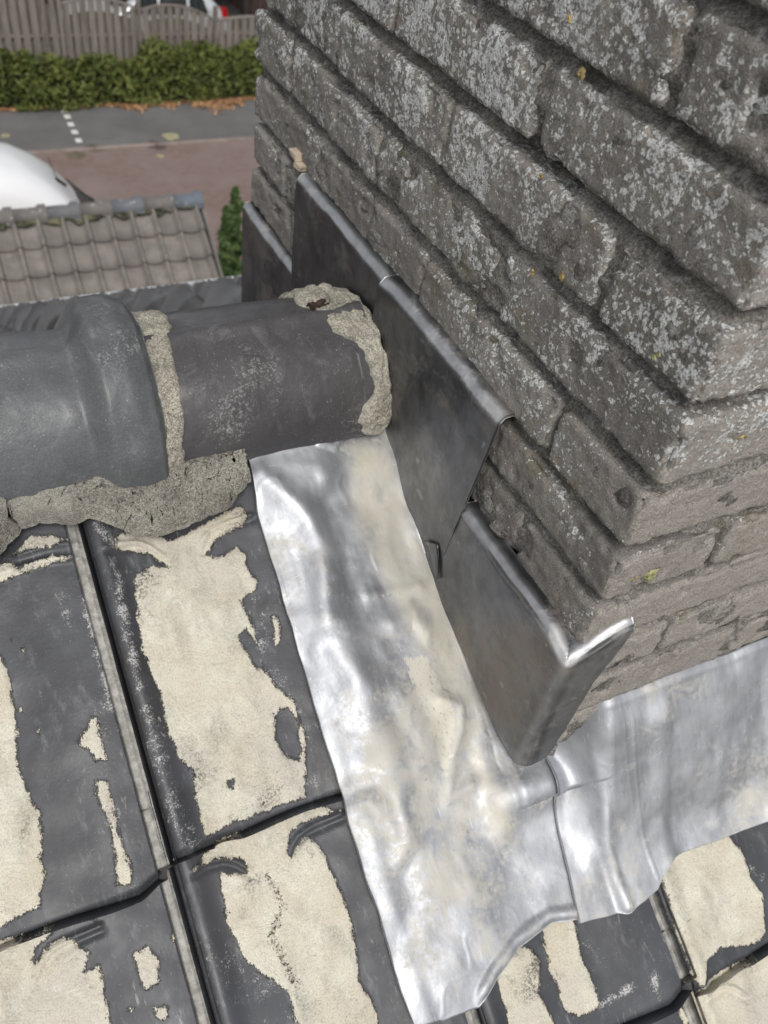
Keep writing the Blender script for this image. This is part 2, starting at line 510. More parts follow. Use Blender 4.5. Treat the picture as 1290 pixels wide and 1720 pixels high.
    h = s.math('ADD', s.math('MULTIPLY', mm0, s.math('ADD', 0.5, s.math('ADD', s.math('MULTIPLY', s.noise(42, 5, 0.62, dist=0.6), 2.2), s.math('MULTIPLY', s.noise(450, 3, 0.7), 0.35)))), s.math('MULTIPLY', s.noise(300, 3, 0.6), 0.10))
    s.bump(h, 0.0022, 0.9)
    return s.m

def make_ridge_mat(name, ca, cb, brown):
    s = M(name, 0.42, spec=0.42)
    p = s.pos()
    base = s.mix(s.mr(s.noise(9, 4, 0.55), 0.3, 0.7), ca, cb)
    base = s.mix(s.math('MULTIPLY', s.mr(s.noise(13, 4, 0.6, dist=0.5), 0.5, 0.72), 0.55), base, brown)
    bloom = s.mr(s.noise(34, 6, 0.78, dist=0.7), 0.52, 0.74)
    base = s.mix(s.math('MULTIPLY', bloom, 0.30), base, (0.34, 0.345, 0.345))
    lime = s.math('MULTIPLY', s.mr(s.noise(11, 3, 0.5), 0.56, 0.66), s.mr(s.noise(300, 4, 0.8), 0.50, 0.62))
    base = s.mix(s.math('MULTIPLY', lime, 0.45), base, (0.42, 0.42, 0.40))
    base = s.mix(s.mr(s.noise(600, 2, 0.7), 0.3, 0.7, 0.35, 0.0), base, (0.03, 0.03, 0.03))
    sp = s.mr(s.math('ADD', s.noise(520, 2, 0.6), s.math('MULTIPLY', s.noise(24, 3), 0.18)), 0.78, 0.83)
    base = s.mix(s.math('MULTIPLY', sp, 0.65), base, (0.42, 0.42, 0.40))
    s.color(base)
    s.rough(s.mr(s.noise(26, 4), 0.3, 0.7, 0.34, 0.52))
    s.bump(s.math('ADD', s.noise(120, 4, 0.6), s.math('MULTIPLY', s.noise(700, 2), 0.25)), 0.0007, 0.8)
    return s.m

MAT = dict(
    brick=make_brick_mat(), mortar=make_mortar_mat(),
    cement=make_cement_mat('ridge_cement', (0.31, 0.295, 0.25), (0.43, 0.41, 0.35)),
    bed=make_cement_mat('bedding_cement', (0.17, 0.162, 0.145), (0.31, 0.297, 0.262), (0.09, 0.083, 0.072)),
    lead_new=make_lead('bright_sheet_lead', (0.37, 0.38, 0.40), (0.50, 0.512, 0.535), 0.44, 0.60, (0.54, 0.515, 0.45), 0.8, 0.4, (60, 8, 8), 0.72),
    lead_dark=make_lead('dressed_grey_lead', (0.125, 0.130, 0.142), (0.215, 0.220, 0.230), 0.36, 0.52, (0.215, 0.180, 0.145), 0.65, 0.3, (14, 60, 30)),
    tile=make_tile_mat(),
    ridge_a=make_ridge_mat('blue_grey_ridge_glaze', (0.088, 0.094, 0.099), (0.130, 0.138, 0.143), (0.082, 0.086, 0.088)),
    ridge_b=make_ridge_mat('dark_ridge_glaze', (0.058, 0.056, 0.060), (0.082, 0.078, 0.080), (0.062, 0.050, 0.046)),
    deck=simple('light_block_underlay', (0.05, 0.05, 0.05), 0.9),
)

# ------------------------------------------------------------------ the roof frame
PITCH = math.radians(30)
CP, SP = math.cos(PITCH), math.sin(PITCH)
Z0 = -0.26659
def RP(x, s, h):
    """point on the near roof slope: x along ridge, s metres downslope from y = 0, h above the tiles"""
    x, s, h = np.broadcast_arrays(np.asarray(x, float), np.asarray(s, float), np.asarray(h, float))
    return np.stack([x, -s * CP - h * SP, Z0 - s * SP + h * CP], -1)

# ================================================================== BIG STRUCTURE
GZ = -8.0
def flat(name, x0, x1, y0, y1, z, mat, kind='structure', label=None):
    V = np.array([(x0, y0, z), (x1, y0, z), (x1, y1, z), (x0, y1, z)])
    o = link(name, mesh_np(name, V, np.array([(0, 1, 2, 3)]), False), mat)
    tag(o, label, None, None, kind)
    return o

def make_ground_mats():
    s = M('asphalt', 0.9, spec=0.2)
    c = s.mix(s.mr(s.noise(1.2, 5, 0.6), 0.3, 0.7), (0.145, 0.141, 0.138), (0.185, 0.180, 0.176))
    c = s.mix(s.mr(s.noise(90, 2), 0.3, 0.7), s.mix(1, c, (0.8, 0.8, 0.8), 'MULTIPLY'), c)
    s.color(c); s.bump(s.noise(120, 3), 0.01)
    a = s.m
    s = M('red_clinker_paving', 0.9, spec=0.2)
    br = s.n('ShaderNodeTexBrick'); s.set(br.inputs['Vector'], s.pos())
    br.inputs['Scale'].default_value = 5.0; br.inputs['Mortar Size'].default_value = 0.012
    br.inputs['Color1'].default_value = (0.195, 0.135, 0.120, 1); br.inputs['Color2'].default_value = (0.235, 0.172, 0.152, 1)
    br.inputs['Mortar'].default_value = (0.10, 0.085, 0.075, 1); br.inputs['Brick Width'].default_value = 0.5; br.inputs['Row Height'].default_value = 0.25
    c = s.mix(s.mr(s.noise(0.9, 5, 0.6), 0.35, 0.7), br.outputs['Color'], (0.24, 0.19, 0.172))
    s.color(c); s.bump(br.outputs['Fac'], 0.004)
    b = s.m
    s = M('kerb_stone', 0.9, spec=0.2)
    s.color(s.mix(s.mr(s.noise(3, 4), 0.3, 0.7), (0.21, 0.165, 0.145), (0.30, 0.25, 0.22)))
    k = s.m
    s = M('garden_soil', 0.95, spec=0.1)
    s.color(s.mix(s.mr(s.noise(2, 5, 0.7), 0.3, 0.7), (0.055, 0.043, 0.030), (0.10, 0.085, 0.05)))
    return a, b, k, s.m
M_ASPH, M_CLINK, M_KERB, M_SOIL = make_ground_mats()
flat('ground', -300, 300, -300, 400, GZ - 0.02, M_SOIL)
flat('pavement', -60, 60, 8.9, 18.72, GZ, M_CLINK)
flat('road', -60, 60, 18.86, 21.1, GZ - 0.004, M_ASPH)
V, F = box_np(-60, 60, 18.72, 18.86, GZ - 0.1, GZ + 0.02)
tag(link('kerb', mesh_np('kerb', V, F, False), M_KERB), kind='structure')
M_WHITE_STONE = simple('white_marking_stone', (0.62, 0.62, 0.58), 0.8, var=0.06)
for i, (px, py) in enumerate([(2.899,20.83),(2.908,20.49),(2.898,20.08),(2.893,19.67),(2.883,19.24)]):
    V, F = box_np(-0.065, 0.065, -0.095, 0.095, 0, 0.006)
    if i == 0: me_mark = mesh_np('marking_stone', V, F, False)
    o = link('marking_stone', me_mark, M_WHITE_STONE, loc=(px, py, GZ + 0.0))
    tag(o, ['white marking stone half under the fallen leaves', 'white marking stone in the asphalt just clear of the fallen leaves', 'white marking stone in the middle of the row across the asphalt',
            'white marking stone in the asphalt, second from the red paving', 'white marking stone in the asphalt closest to the red paving'][i], 'road marking', 'white marking stones across the asphalt')

# small light patches and leaves lying on the street
def blob_mesh(name, r, seed, n=14, h=0.015):
    rs = np.random.RandomState(seed)
    a = np.linspace(0, 2 * np.pi, n, endpoint=False)
    rr = r * (0.75 + 0.4 * rs.rand(n))
    V = np.concatenate([[(0, 0, h)], np.stack([rr * np.cos(a), rr * np.sin(a), np.zeros(n)], -1)])
    F = [(0, i + 1, (i + 1) % n + 1) for i in range(n)]
    return mesh_np(name, V, np.array(F))
M_PALE = simple('pale_leaf_litter', (0.36, 0.32, 0.20), 0.8, var=0.2, scale=20)
M_DARKP = simple('dark_stain_patch', (0.10, 0.075, 0.07), 0.9)
M_MOSS = simple('kerb_moss', (0.15, 0.125, 0.085), 0.9, var=0.3)
for (x, y), r, mt, lb in zip([(4.866,19.17),(1.475,19.69),(4.365,18.24),(4.435,18.77),(2.665,18.57),(3.136,18.82)], (0.20, 0.10, 0.09, 0.26, 0.22, 0.22),
        (M_PALE, M_PALE, M_PALE, M_DARKP, M_MOSS, M_MOSS),
        ('large pale yellow leaf clump lying on the asphalt', 'small pale leaf on the asphalt above the white van', 'small pale leaf on the red paving',
         'dark soil patch on the paving edge', 'green moss tuft on the paving beside the van', 'green moss tuft along the kerb edge')):
    tag(link('leaf_litter' if mt is M_PALE else 'moss_patch' if mt is M_MOSS else 'soil_patch', blob_mesh('litter', r, int(abs(x) * 50), h=0.02), mt, loc=(x, y, GZ + 0.003)), lb, 'leaf' if mt is M_PALE else 'moss' if mt is M_MOSS else 'soil')

# ------------------------------------------------------------------ house body under the roof
M_HBRICK = simple('house_wall_brick', (0.22, 0.12, 0.085), 0.9, var=0.2, scale=8)
BACK_Y, BACK_Z = 8.2, -4.98
RIDGE_Y, RIDGE_Z, RIDGE_R = 0.39, -0.072, 0.088
V, F = box_np(-7.4, 7.4, -7.0, 7.9, GZ, -4.95)
hw = link('house', mesh_np('house', V, F, False), M_HBRICK)
tag(hw, 'brick body of the house under the tiled roof', 'house')

roof = empty('tiled_roof', (0, RIDGE_Y, 0))
tag(roof, 'anthracite tiled house roof with cream mortar smears on its near slope and a rounded ridge', 'roof')
def rlink(name, me, mat):
    o = link(name, me, mat, parent=roof)
    o.matrix_parent_inverse = Matrix.Translation((0, -RIDGE_Y, 0))
    return o

# unseen deck added below the tiles to block light (both slopes)
BP = math.atan2((RIDGE_Z - 0.0) - BACK_Z, BACK_Y - RIDGE_Y)
zr = float(RP(0, -0.45, -0.05)[2])
V = np.array([(-7.5, RIDGE_Y, zr), (7.5, RIDGE_Y, zr), (7.5, -7.2, zr - (RIDGE_Y + 7.2) * math.tan(PITCH)), (-7.5, -7.2, zr - (RIDGE_Y + 7.2) * math.tan(PITCH)),
              (7.5, BACK_Y - 0.1, BACK_Z - 0.08), (-7.5, BACK_Y - 0.1, BACK_Z - 0.08)])
rlink('light_block_deck', mesh_np('light_block_deck', V, np.array([(0, 3, 2, 1), (0, 1, 4, 5)]), False), MAT['deck'])

# ---- near-slope tiles ------------------------------------------------------------------
TW, TE = 0.21, 0.28                 # cover width, exposed length
SEAM0, ROW0 = -0.315, -0.046        # a seam's x and a row's lower edge
def C6(pts): return pts
SMEARS = [
 [(-0.2869,-0.323),(-0.27,-0.3202),(-0.2433,-0.3063),(-0.219,-0.3121),(-0.1749,-0.3227),(-0.1723,-0.3113),(-0.178,-0.3021),(-0.206,-0.2969),(-0.218,-0.2852),(-0.2108,-0.2803),(-0.1893,-0.2838),(-0.1827,-0.2761),(-0.186,-0.265),(-0.1805,-0.2487),(-0.1844,-0.2408),(-0.2003,-0.2364),(-0.1965,-0.215),(-0.1983,-0.1753),(-0.1913,-0.1504),(-0.1811,-0.1359),(-0.1814,-0.1024),(-0.1893,-0.0774),(-0.1963,-0.05533),(-0.2204,-0.05583),(-0.2401,-0.05498),(-0.2644,-0.05592),(-0.2863,-0.05364),(-0.2858,-0.07403),(-0.2825,-0.1094),(-0.2907,-0.1227),(-0.2926,-0.1498),(-0.2889,-0.1782),(-0.2929,-0.193),(-0.2949,-0.2154),(-0.2917,-0.2476),(-0.2867,-0.2771),(-0.2796,-0.2838),(-0.2655,-0.2858),(-0.2543,-0.2814),(-0.2677,-0.2979),(-0.2957,-0.3094)],
 [(-0.4444,-0.2649),(-0.4025,-0.2448),(-0.4008,-0.2209),(-0.4018,-0.1956),(-0.4091,-0.1528),(-0.4057,-0.127),(-0.4019,-0.1133),(-0.4097,-0.07992),(-0.4086,-0.06994),(-0.4183,-0.04774),(-0.4332,-0.04665),(-0.447,-0.04411),(-0.4875,-0.0548)],
 [(-0.3651,-0.1581),(-0.3514,-0.169),(-0.3485,-0.1759),(-0.3437,-0.173),(-0.3453,-0.1566),(-0.3453,-0.1386),(-0.3546,-0.1412),(-0.3572,-0.1503)],
 [(-0.3563,-0.1245),(-0.3482,-0.1222),(-0.3485,-0.1016),(-0.3487,-0.08162),(-0.3494,-0.06451),(-0.3473,-0.04893),(-0.3507,-0.04046),(-0.3613,-0.04455),(-0.3566,-0.06969),(-0.3553,-0.09403),(-0.36,-0.1145)],
 [(-0.3751,-0.3246),(-0.3644,-0.3338),(-0.3572,-0.3381),(-0.3364,-0.3296),(-0.3219,-0.3237),(-0.348,-0.3233)],
 [(-0.4208,-0.3238),(-0.3859,-0.32),(-0.3765,-0.3182),(-0.3748,-0.3095),(-0.3677,-0.3139),(-0.3473,-0.3156),(-0.3244,-0.3091),(-0.3439,-0.3086),(-0.3743,-0.3066),(-0.3893,-0.3047),(-0.425,-0.3036)],
 [(-0.4804,-0.03848),(-0.4491,-0.03468),(-0.4115,-0.03332),(-0.4083,-0.02739),(-0.4257,-0.02058),(-0.4311,-0.009059),(-0.417,-0.01932),(-0.4077,-0.02017),(-0.3994,-0.01677),(-0.3996,-0.01104),(-0.3914,-0.001863),(-0.3977,0.009452),(-0.3872,0.009201),(-0.3882,0.03187),(-0.3882,0.05017),(-0.3882,0.06829),(-0.495,0.03151)],
 [(-0.3604,0.01092),(-0.3494,0.01067),(-0.344,0.02242),(-0.3491,0.03685),(-0.3605,0.03903),(-0.3626,0.02412)],
 [(-0.3563,0.05294),(-0.348,0.05556),(-0.3495,0.06283),(-0.357,0.0619)],
 [(-0.3749,0.04585),(-0.3714,0.0469),(-0.3727,0.05003),(-0.3752,0.04893)],
 [(-0.387,-0.02943),(-0.3827,-0.02773),(-0.3838,-0.02341),(-0.3871,-0.02405)],
 [(-0.3015,-0.03198),(-0.2774,-0.0478),(-0.2348,-0.04515),(-0.1895,-0.04481),(-0.1671,-0.03245),(-0.1986,-0.03462),(-0.2144,-0.02976),(-0.2245,-0.01515),(-0.2203,-0.01093),(-0.2082,-0.02221),(-0.1998,-0.02175),(-0.1933,-0.006073),(-0.19,0.01895),(-0.1874,0.04608),(-0.1904,0.0809),(-0.1958,0.1014),(-0.1908,0.1161),(-0.1918,0.1357),(-0.2,0.1762),(-0.2598,0.1491),(-0.2549,0.1082),(-0.2553,0.08373),(-0.2709,0.06494),(-0.2833,0.04508),(-0.2856,0.01709),(-0.285,-0.007582),(-0.2799,-0.02072),(-0.2595,-0.01292),(-0.2625,-0.02557),(-0.2817,-0.03281)],
 [(-0.1777,-0.214),(-0.1726,-0.2111),(-0.1766,-0.1904),(-0.1827,-0.1878),(-0.1808,-0.2018)],
 [(0.01713,0.1178),(0.01079,0.145),(0.006842,0.1665),(0.008183,0.1879),(0.008396,0.2086),(-0.01632,0.2081),(-0.02864,0.1947),(-0.02574,0.1756),(-0.02792,0.1624),(-0.02352,0.1333),(-0.005597,0.1089)],
 [(-0.07916,0.1471),(-0.05967,0.1288),(-0.03811,0.1377),(-0.03265,0.1523),(-0.04483,0.1756),(-0.03939,0.2021),(-0.04778,0.2341),(-0.08725,0.2163),(-0.08358,0.1829)],
 [(0.1089,0.1314),(0.1228,0.1142),(0.2156,0.1134),(0.2093,0.1289),(0.2165,0.1493),(0.2144,0.172),(0.2207,0.1907),(0.2073,0.2222),(0.195,0.2274),(0.1719,0.2236),(0.1491,0.2143),(0.1286,0.2191),(0.114,0.2321),(0.1064,0.2314),(0.105,0.2071),(0.106,0.1747),(0.1092,0.1494)],
 [(0.09809,0.2365),(0.1124,0.234),(0.1399,0.2325),(0.1968,0.236),(0.2921,0.2493),(0.2294,0.3589),(0.09151,0.3174),(0.09621,0.2612)],
 [(-0.3921,-0.2574),(-0.39,-0.2563),(-0.3914,-0.2541),(-0.3928,-0.2555)],
 [(-0.3857,-0.2455),(-0.3842,-0.2446),(-0.3854,-0.2428),(-0.3863,-0.2439)],
 [(-0.3986,-0.1992),(-0.3965,-0.198),(-0.3974,-0.196),(-0.3993,-0.1971)],
 [(-0.2994,-0.1587),(-0.2958,-0.1583),(-0.296,-0.1547),(-0.2991,-0.1546)],
 [(-0.3897,-0.178),(-0.3881,-0.1769),(-0.389,-0.1752),(-0.3902,-0.1761)],
 [(-0.3298,0.009076),(-0.3273,0.01082),(-0.328,0.01343),(-0.3303,0.01273)],
 [(0.08125,0.2357),(0.08802,0.2365),(0.09349,0.2579),(0.08503,0.2605)],
]
HOLES = [
 [(-0.2002,-0.1308),(-0.1881,-0.1325),(-0.1835,-0.1142),(-0.1922,-0.08662),(-0.2032,-0.09309),(-0.2064,-0.1106)],
 [(-0.2124,-0.2052),(-0.2029,-0.2081),(-0.1951,-0.1857),(-0.1993,-0.1671),(-0.2062,-0.1777)],
 [(-0.2556,-0.09084),(-0.2506,-0.08912),(-0.254,-0.08233),(-0.2578,-0.085)],
]
DUST = [   # (polyline, width, weight)
 ([(-0.3254,-0.2848),(-0.3271,-0.2521),(-0.3265,-0.2033),(-0.328,-0.1772)], 0.009, 1.0),
 ([(-0.3254,-0.1579),(-0.3241,-0.1236),(-0.3211,-0.08672),(-0.3245,-0.05022)], 0.008, 0.85),
 ([(-0.2996,-0.2891),(-0.3015,-0.2559),(-0.3048,-0.2074),(-0.3052,-0.186)], 0.007, 0.9),
 ([(-0.3019,-0.1688),(-0.3053,-0.1172),(-0.3054,-0.07852),(-0.2977,-0.05022)], 0.012, 0.7),
 ([(-0.3019,-0.3324),(-0.296,-0.3137)], 0.007, 0.9),
 ([(-0.3397,-0.1809),(-0.353,-0.1082),(-0.3501,-0.04268)], 0.012, 0.6),
 ([(-0.3464,-0.2822),(-0.349,-0.2503)], 0.008, 0.6),
 ([(-0.2114,-0.08498),(-0.1893,-0.06372)], 0.02, 0.6),
 ([(-0.1903,-0.2307),(-0.1929,-0.1737),(-0.1801,-0.1019)], 0.012, 0.65),
 ([(-0.3012,0.03528),(-0.2728,0.07143),(-0.269,0.1021)], 0.030, 0.55),
 ([(-0.2104,0.07264),(-0.1904,0.0809)], 0.012, 0.5),
 ([(0.01028,0.2073),(0.04378,0.205)], 0.006, 0.95),
 ([(0.0673,0.2022),(0.06539,0.2184)], 0.009, 0.85),
 ([(0.1014,0.1597),(0.09966,0.194),(0.1003,0.2289)], 0.004, 1.2),
 ([(0.2087,0.1581),(0.2279,0.1771)], 0.008, 0.7),
 ([(0.01599,0.1577),(0.02654,0.1705)], 0.009, 0.55),
]
DIRT = [([(-0.03011,0.1368),(-0.03952,0.1535),(-0.03514,0.1798),(-0.0351,0.204)], 0.010),
        ([(-0.2444,-0.004567),(-0.2392,0.02301),(-0.2557,0.04155),(-0.2468,0.08243)], 0.006)]

def tile_profile(u):
    """cross profile of one tile, u metres from its left edge"""
    h = np.zeros_like(u)
    h += 0.0075 * np.exp(-((u - 0.010) / 0.0105) ** 2)                   # roll on the left edge
    h += -0.003 * np.exp(-((u - 0.085) / 0.05) ** 2)
    h += 0.0060 * smooth(0.115, 0.185, u)
    h += -0.0060 * smooth(0.1960, 0.1985, u)                              # drop into the side channel
    h += 0.0006 * np.exp(-((u - 0.2035) / 0.0012) ** 2)
    return h
def tile_top(X, S):
    """height of the tiled surface anywhere on the near slope"""
    u = np.mod(X - SEAM0, TW)
    v = np.mod(S - ROW0, TE)
    L = 0.335
    return tile_profile(u) + 0.0135 * ((v + L - TE) / L) - 0.0125
def blur2(A, n):
    for _ in range(n):
        B = np.pad(A, 1, mode='edge')
        A = (B[:-2, 1:-1] + B[2:, 1:-1] + B[1:-1, :-2] + B[1:-1, 2:] + 2 * B[1:-1, 1:-1]) / 6
    return A
def gblur(A, sx, sy):
    for ax, sg in ((0, sx), (1, sy)):
        if sg <= 0.3: continue
        n = int(sg * 2.6) + 1
        k = np.exp(-0.5 * (np.arange(-n, n + 1) / sg) ** 2); k /= k.sum()
        pad = [(0, 0), (0, 0)]; pad[ax] = (n, n)
        B = np.pad(A, pad, mode='edge')
        A = sum(kk * (B[i:i + A.shape[0]] if ax == 0 else B[:, i:i + A.shape[1]]) for i, kk in enumerate(k))
    return A
def over_tiles(X, S, h, sig, base=0.004):
    """a soft sheet bridging the tiles: blurred envelope, pushed up wherever it would dip into them"""
    t = np.maximum(tile_top(X, S), tile_top(X, S - 0.005))
    dx = abs(X[-1, 0] - X[0, 0]) / (X.shape[0] - 1) + 1e-9; ds = abs(S[0, -1] - S[0, 0]) / (S.shape[1] - 1) + 1e-9
    f = gblur(t, sig / dx, sig / ds) + base + h
    for k in range(9):
        short = np.clip(t + 0.0040 - f, 0, None)
        sg = 0.014 if k < 5 else 0.006
        f = f + gblur(short, sg / dx, sg / ds) * 1.9
    return np.maximum(f, t + 0.0026)

RIBS = [[(0.004, 0.976 - 0.72), (0.020, 0.258), (0.040, 0.2595), (0.050, 0.268), (0.058, 0.278)],   # replaced below by real offsets
        ]
# embossed crescents near the head, offsets from seam x and from the lower edge of the row above
RIB_L = [(0.014, 0.016), (0.026, 0.0145), (0.040, 0.0165), (0.050, 0.023), (0.0585, 0.034)]
RIB_R = [(0.094, 0.036), (0.098, 0.028), (0.106, 0.0215), (0.118, 0.0185), (0.146, 0.017)]

def near_tile(jc, ir, fine):
    x0 = SEAM0 + jc * TW
    rs = np.random.RandomState(abs(jc * 131 + ir * 17) + 5)
    send = ROW0 + ir * TE + rs.uniform(-0.002, 0.002)
    if jc == -1 and ir == 0: send += 0.016
    if jc == -1 and ir == 1: send += 0.010
    if jc == -1 and ir == -0: pass
    s0 = send - (0.335 if ir > 0 else 0.325)
    L = send - s0
    nu, nv = (140, 180) if fine else (30, 26)
    ubreak = np.concatenate([np.linspace(0, 0.192, int(nu * 0.78)), np.linspace(0.1935, 0.2125, nu - int(nu * 0.78))])
    U, W = np.meshgrid(ubreak, np.linspace(0, 1, nv), indexing='ij')
    cut = np.clip(U - 0.180, 0, 0.016) * 0.40
    wav = 0.0022 * np.sin(U * 34 + 1.0)
    Vv = W * (L - cut * (U < 0.197) - 0.0135 * (U >= 0.197) + wav)
    h = tile_profile(U)
    tilt = 0.0135
    h = h + tilt * (Vv / L) - 0.0125
    # rounded nose at the lower edge
    h -= 0.004 * smooth(L - 0.006, L + 0.002, Vv + cut)
    # ribs: v measured from (row above's lower edge)
    vr = Vv - (L - TE)
    if fine:
        for rib in ((RIB_L, RIB_R) if not (jc == -1 and ir == 0) else ()):
            d = polydist(U, vr, rib)
            h += 0.0036 * np.exp(-(d / 0.0021) ** 2)
            d2 = polydist(U, vr - 0.0045, rib)
            h -= 0.0024 * np.exp(-(d2 / 0.0028) ** 2)
        if jc == -1 and ir == 0:   # straight head ribs on this tile
            for rl in ([(-0.3706,-0.3229),(-0.3479,-0.3241),(-0.3224,-0.3215)], [(-0.3975,-0.3109),(-0.368,-0.3126),(-0.3481,-0.3124),(-0.324,-0.3084)]):
                d = polydist(x0 + U, s0 + Vv, rl)
                h += 0.0030 * np.exp(-(d / 0.0024) ** 2)
    X = x0 + U - 0.0005 + rs.uniform(-0.001, 0.001)
    S = s0 + Vv
    P = RP(X, S, 0)
    nz = fbm(P.reshape(-1, 3), 22, 3).reshape(U.shape) * 0.0008
    P = RP(X, S, h + nz)
    if fine:
        sdf = np.full(U.shape, -0.03)
        for poly in SMEARS:
            sdf = np.maximum(sdf, polysdf(X, S, poly))
        if jc <= -2 or (ir == 2 and jc < 2):
            qq = np.stack([U + jc * 3.1, Vv + ir * 1.7, U * 0], -1).reshape(-1, 3)
            sr = (0.045 - np.abs(U - 0.095)) + fbm(qq, 16, 3).reshape(U.shape) * 0.035
            sdf = np.maximum(sdf, np.minimum(sr, L - 0.02 - Vv + fbm(qq, 30, 2, off=9).reshape(U.shape) * 0.02))
        for poly in HOLES:
            sdf = np.minimum(sdf, -polysdf(X, S, poly))
        du = np.zeros(U.shape); di = np.zeros(U.shape)
        for pl, w, a in DUST:
            du = np.maximum(du, a * np.exp(-(polydist(X, S, pl) / w) ** 2))
        for pl, w in DIRT:
            di = np.maximum(di, np.exp(-(polydist(X, S, pl) / w) ** 2))
    else:
        cx, wx = 0.095, 0.045
        q = np.stack([U + jc * 3.1, Vv + ir * 1.7, U * 0], -1).reshape(-1, 3)
        sdf = (wx - np.abs(U - cx)) + fbm(q, 16, 3).reshape(U.shape) * 0.035
        sdf = np.minimum(sdf, L - 0.02 - Vv + fbm(q, 30, 2, off=9).reshape(U.shape) * 0.02)
        sdf = np.clip(sdf, -0.03, 0.03)
        du = 0.6 * np.exp(-((U - 0.185) / 0.008) ** 2); di = U * 0
    if fine:
        sdf = np.where(U > 0.197, -0.03, sdf)
        # thickness of the smear
        P = P + RP(0, 0, 1)[None, None, :] * 0 + (smooth(-0.001, 0.004, sdf) * 0.0012)[..., None] * np.array([0, -SP, CP])
    chn = smooth(0.196, 0.1985, U)
    return sheet('roof_tile', P, 0.010, True, dict(smear=np.clip(sdf, -0.03, 0.03), dust=du, dirt=di, channel=chn), nobottom=True)

coarse = {}
for jc in range(-10, 14):
    for ir in range(0, 8):
        x0 = SEAM0 + jc * TW
        if x0 > 0.62 and ir < 1 and False: continue
        fine = (-2 <= jc <= 4) and ir <= 2
        s_end = ROW0 + ir * TE
        if ir == 0 and x0 > 0.02 and x0 < 0.33:  # the chimney stands here
            continue
        me = near_tile(jc, ir, fine)
        rlink('roof_tile', me, MAT['tile'])

# ---- ridge -----------------------------------------------------------------------------
def ridge_tile(x0, x1, r0, collar, seed, r_taper=0.0, n=150, mth=70, thmax=184):
    """half round ridge tile with a rib on top, optional flared collar at its right end"""
    t = np.linspace(0, 1, n); th = np.linspace(math.radians(-4), math.radians(thmax), mth)
    T, TH = np.meshgrid(t, th, indexing='ij')
    X = x0 + (x1 - x0) * T
    R = r0 + 0 * T
    R = R + 0.0042 * np.exp(-((TH - math.radians(96)) / 0.10) ** 2)
    if collar:
        d = x1 - X
        c = smooth(0.066, 0.044, d) * (1 - 0.30 * smooth(0.026, 0.0, d))
        bulge = 0.012 + 0.016 * np.exp(-((TH - math.radians(80)) / 0.75) ** 2)
        R = R + c * bulge
        R = R - 0.008 * smooth(0.007, 0.0, d)
    q = np.stack([X, R * np.cos(TH), R * np.sin(TH)], -1).reshape(-1, 3)
    R = R + fbm(q, 11, 2, off=seed).reshape(R.shape) * 0.0020 + fbm(q, 45, 3, off=seed).reshape(R.shape) * 0.0006
    wob = fbm(np.stack([T * 3, TH * 0, TH * 0], -1).reshape(-1, 3), 3, 2, off=seed).reshape(R.shape) * 0.0015
    P = np.stack([X + wob * (T > 0.9), RIDGE_Y + R * np.cos(TH) * 1.0, RIDGE_Z + R * np.sin(TH)], -1)
    return sheet('ridge_tile', P, 0.012, True, flip=True)

COL_X = -0.232       # right end of the collar of the left ridge tile
ra = rlink('ridge_tile', ridge_tile(-0.60, COL_X, 0.088, True, 3, n=230, mth=110, thmax=193), MAT['ridge_a'])
tag(ra, 'blue grey ridge tile with swollen collar end')
rb = rlink('ridge_tile', ridge_tile(-0.235, -0.022, 0.0875, False, 8, n=150, mth=110), MAT['ridge_b'])
tag(rb, 'dark ridge tile ending in a mortared end against the chimney lead')
rc = ridge_tile(0, 0.37, 0.088, True, 5, n=50, mth=26)
for k in range(2, 9):
    o = rlink('ridge_tile', rc, MAT['ridge_a'])
    o.location.x = COL_X - 0.365 * (k - 1) - 0.37
for k in range(0, 8):
    o = rlink('ridge_tile', rc, MAT['ridge_a'])
    o.location.x = 0.56 + 0.365 * k

def mortar_band(name, parent, th0, th1, xin, xout, r, thick, seed, n=200, mm_=40, mat=None):
    """rough band over the ridge cylinder; xin(th), xout(th) its two edges"""
    th = np.linspace(math.radians(th0), math.radians(th1), n); t = np.linspace(0, 1, mm_)
    TH, T = np.meshgrid(th, t, indexing='ij')
    deg = np.degrees(TH)
    a = np.interp(deg, [p[0] for p in xin], [p[1] for p in xin]); b = np.interp(deg, [p[0] for p in xout], [p[1] for p in xout])
    q1 = np.stack([TH * 0.1, TH * 0, TH * 0], -1).reshape(-1, 3)
    a = a + fbm(q1, 60, 3, off=seed).reshape(a.shape) * 0.0045
    b = b + fbm(q1, 60, 3, off=seed + 7).reshape(a.shape) * 0.0025
    X = a + (b - a) * T
    prof = np.sqrt(np.clip(1 - (2 * T - 1) ** 4, 0, 1))
    R = r - 0.0022 + prof * thick
    q = np.stack([X, R * np.cos(TH), R * np.sin(TH)], -1).reshape(-1, 3)
    R = R + prof * (fbm(q, 60, 3, off=seed).reshape(R.shape) * 0.0028 + fbm(q, 260, 2, off=seed).reshape(R.shape) * 0.0010)
    P = np.stack([X, RIDGE_Y + R * np.cos(TH), RIDGE_Z + R * np.sin(TH)], -1)
    o = link(name, sheet(name, P, 0.004, True, flip=False), mat or MAT['cement'], parent=parent)
    return o
# end pad of mortar against the lead, under the second ridge tile
mortar_band('mortar', rb, 20, 181,
            [(20, -0.075), (55, -0.082), (72, -0.074), (88, -0.070), (100, -0.066), (112, -0.058), (122, -0.042), (135, -0.038), (150, -0.033), (160, -0.042), (172, -0.050), (181, -0.044)],
            [(20, -0.018), (80, -0.018), (110, -0.012), (130, -0.016), (160, -0.014), (172, -0.018), (181, -0.024)], 0.0889, 0.0052, 2)
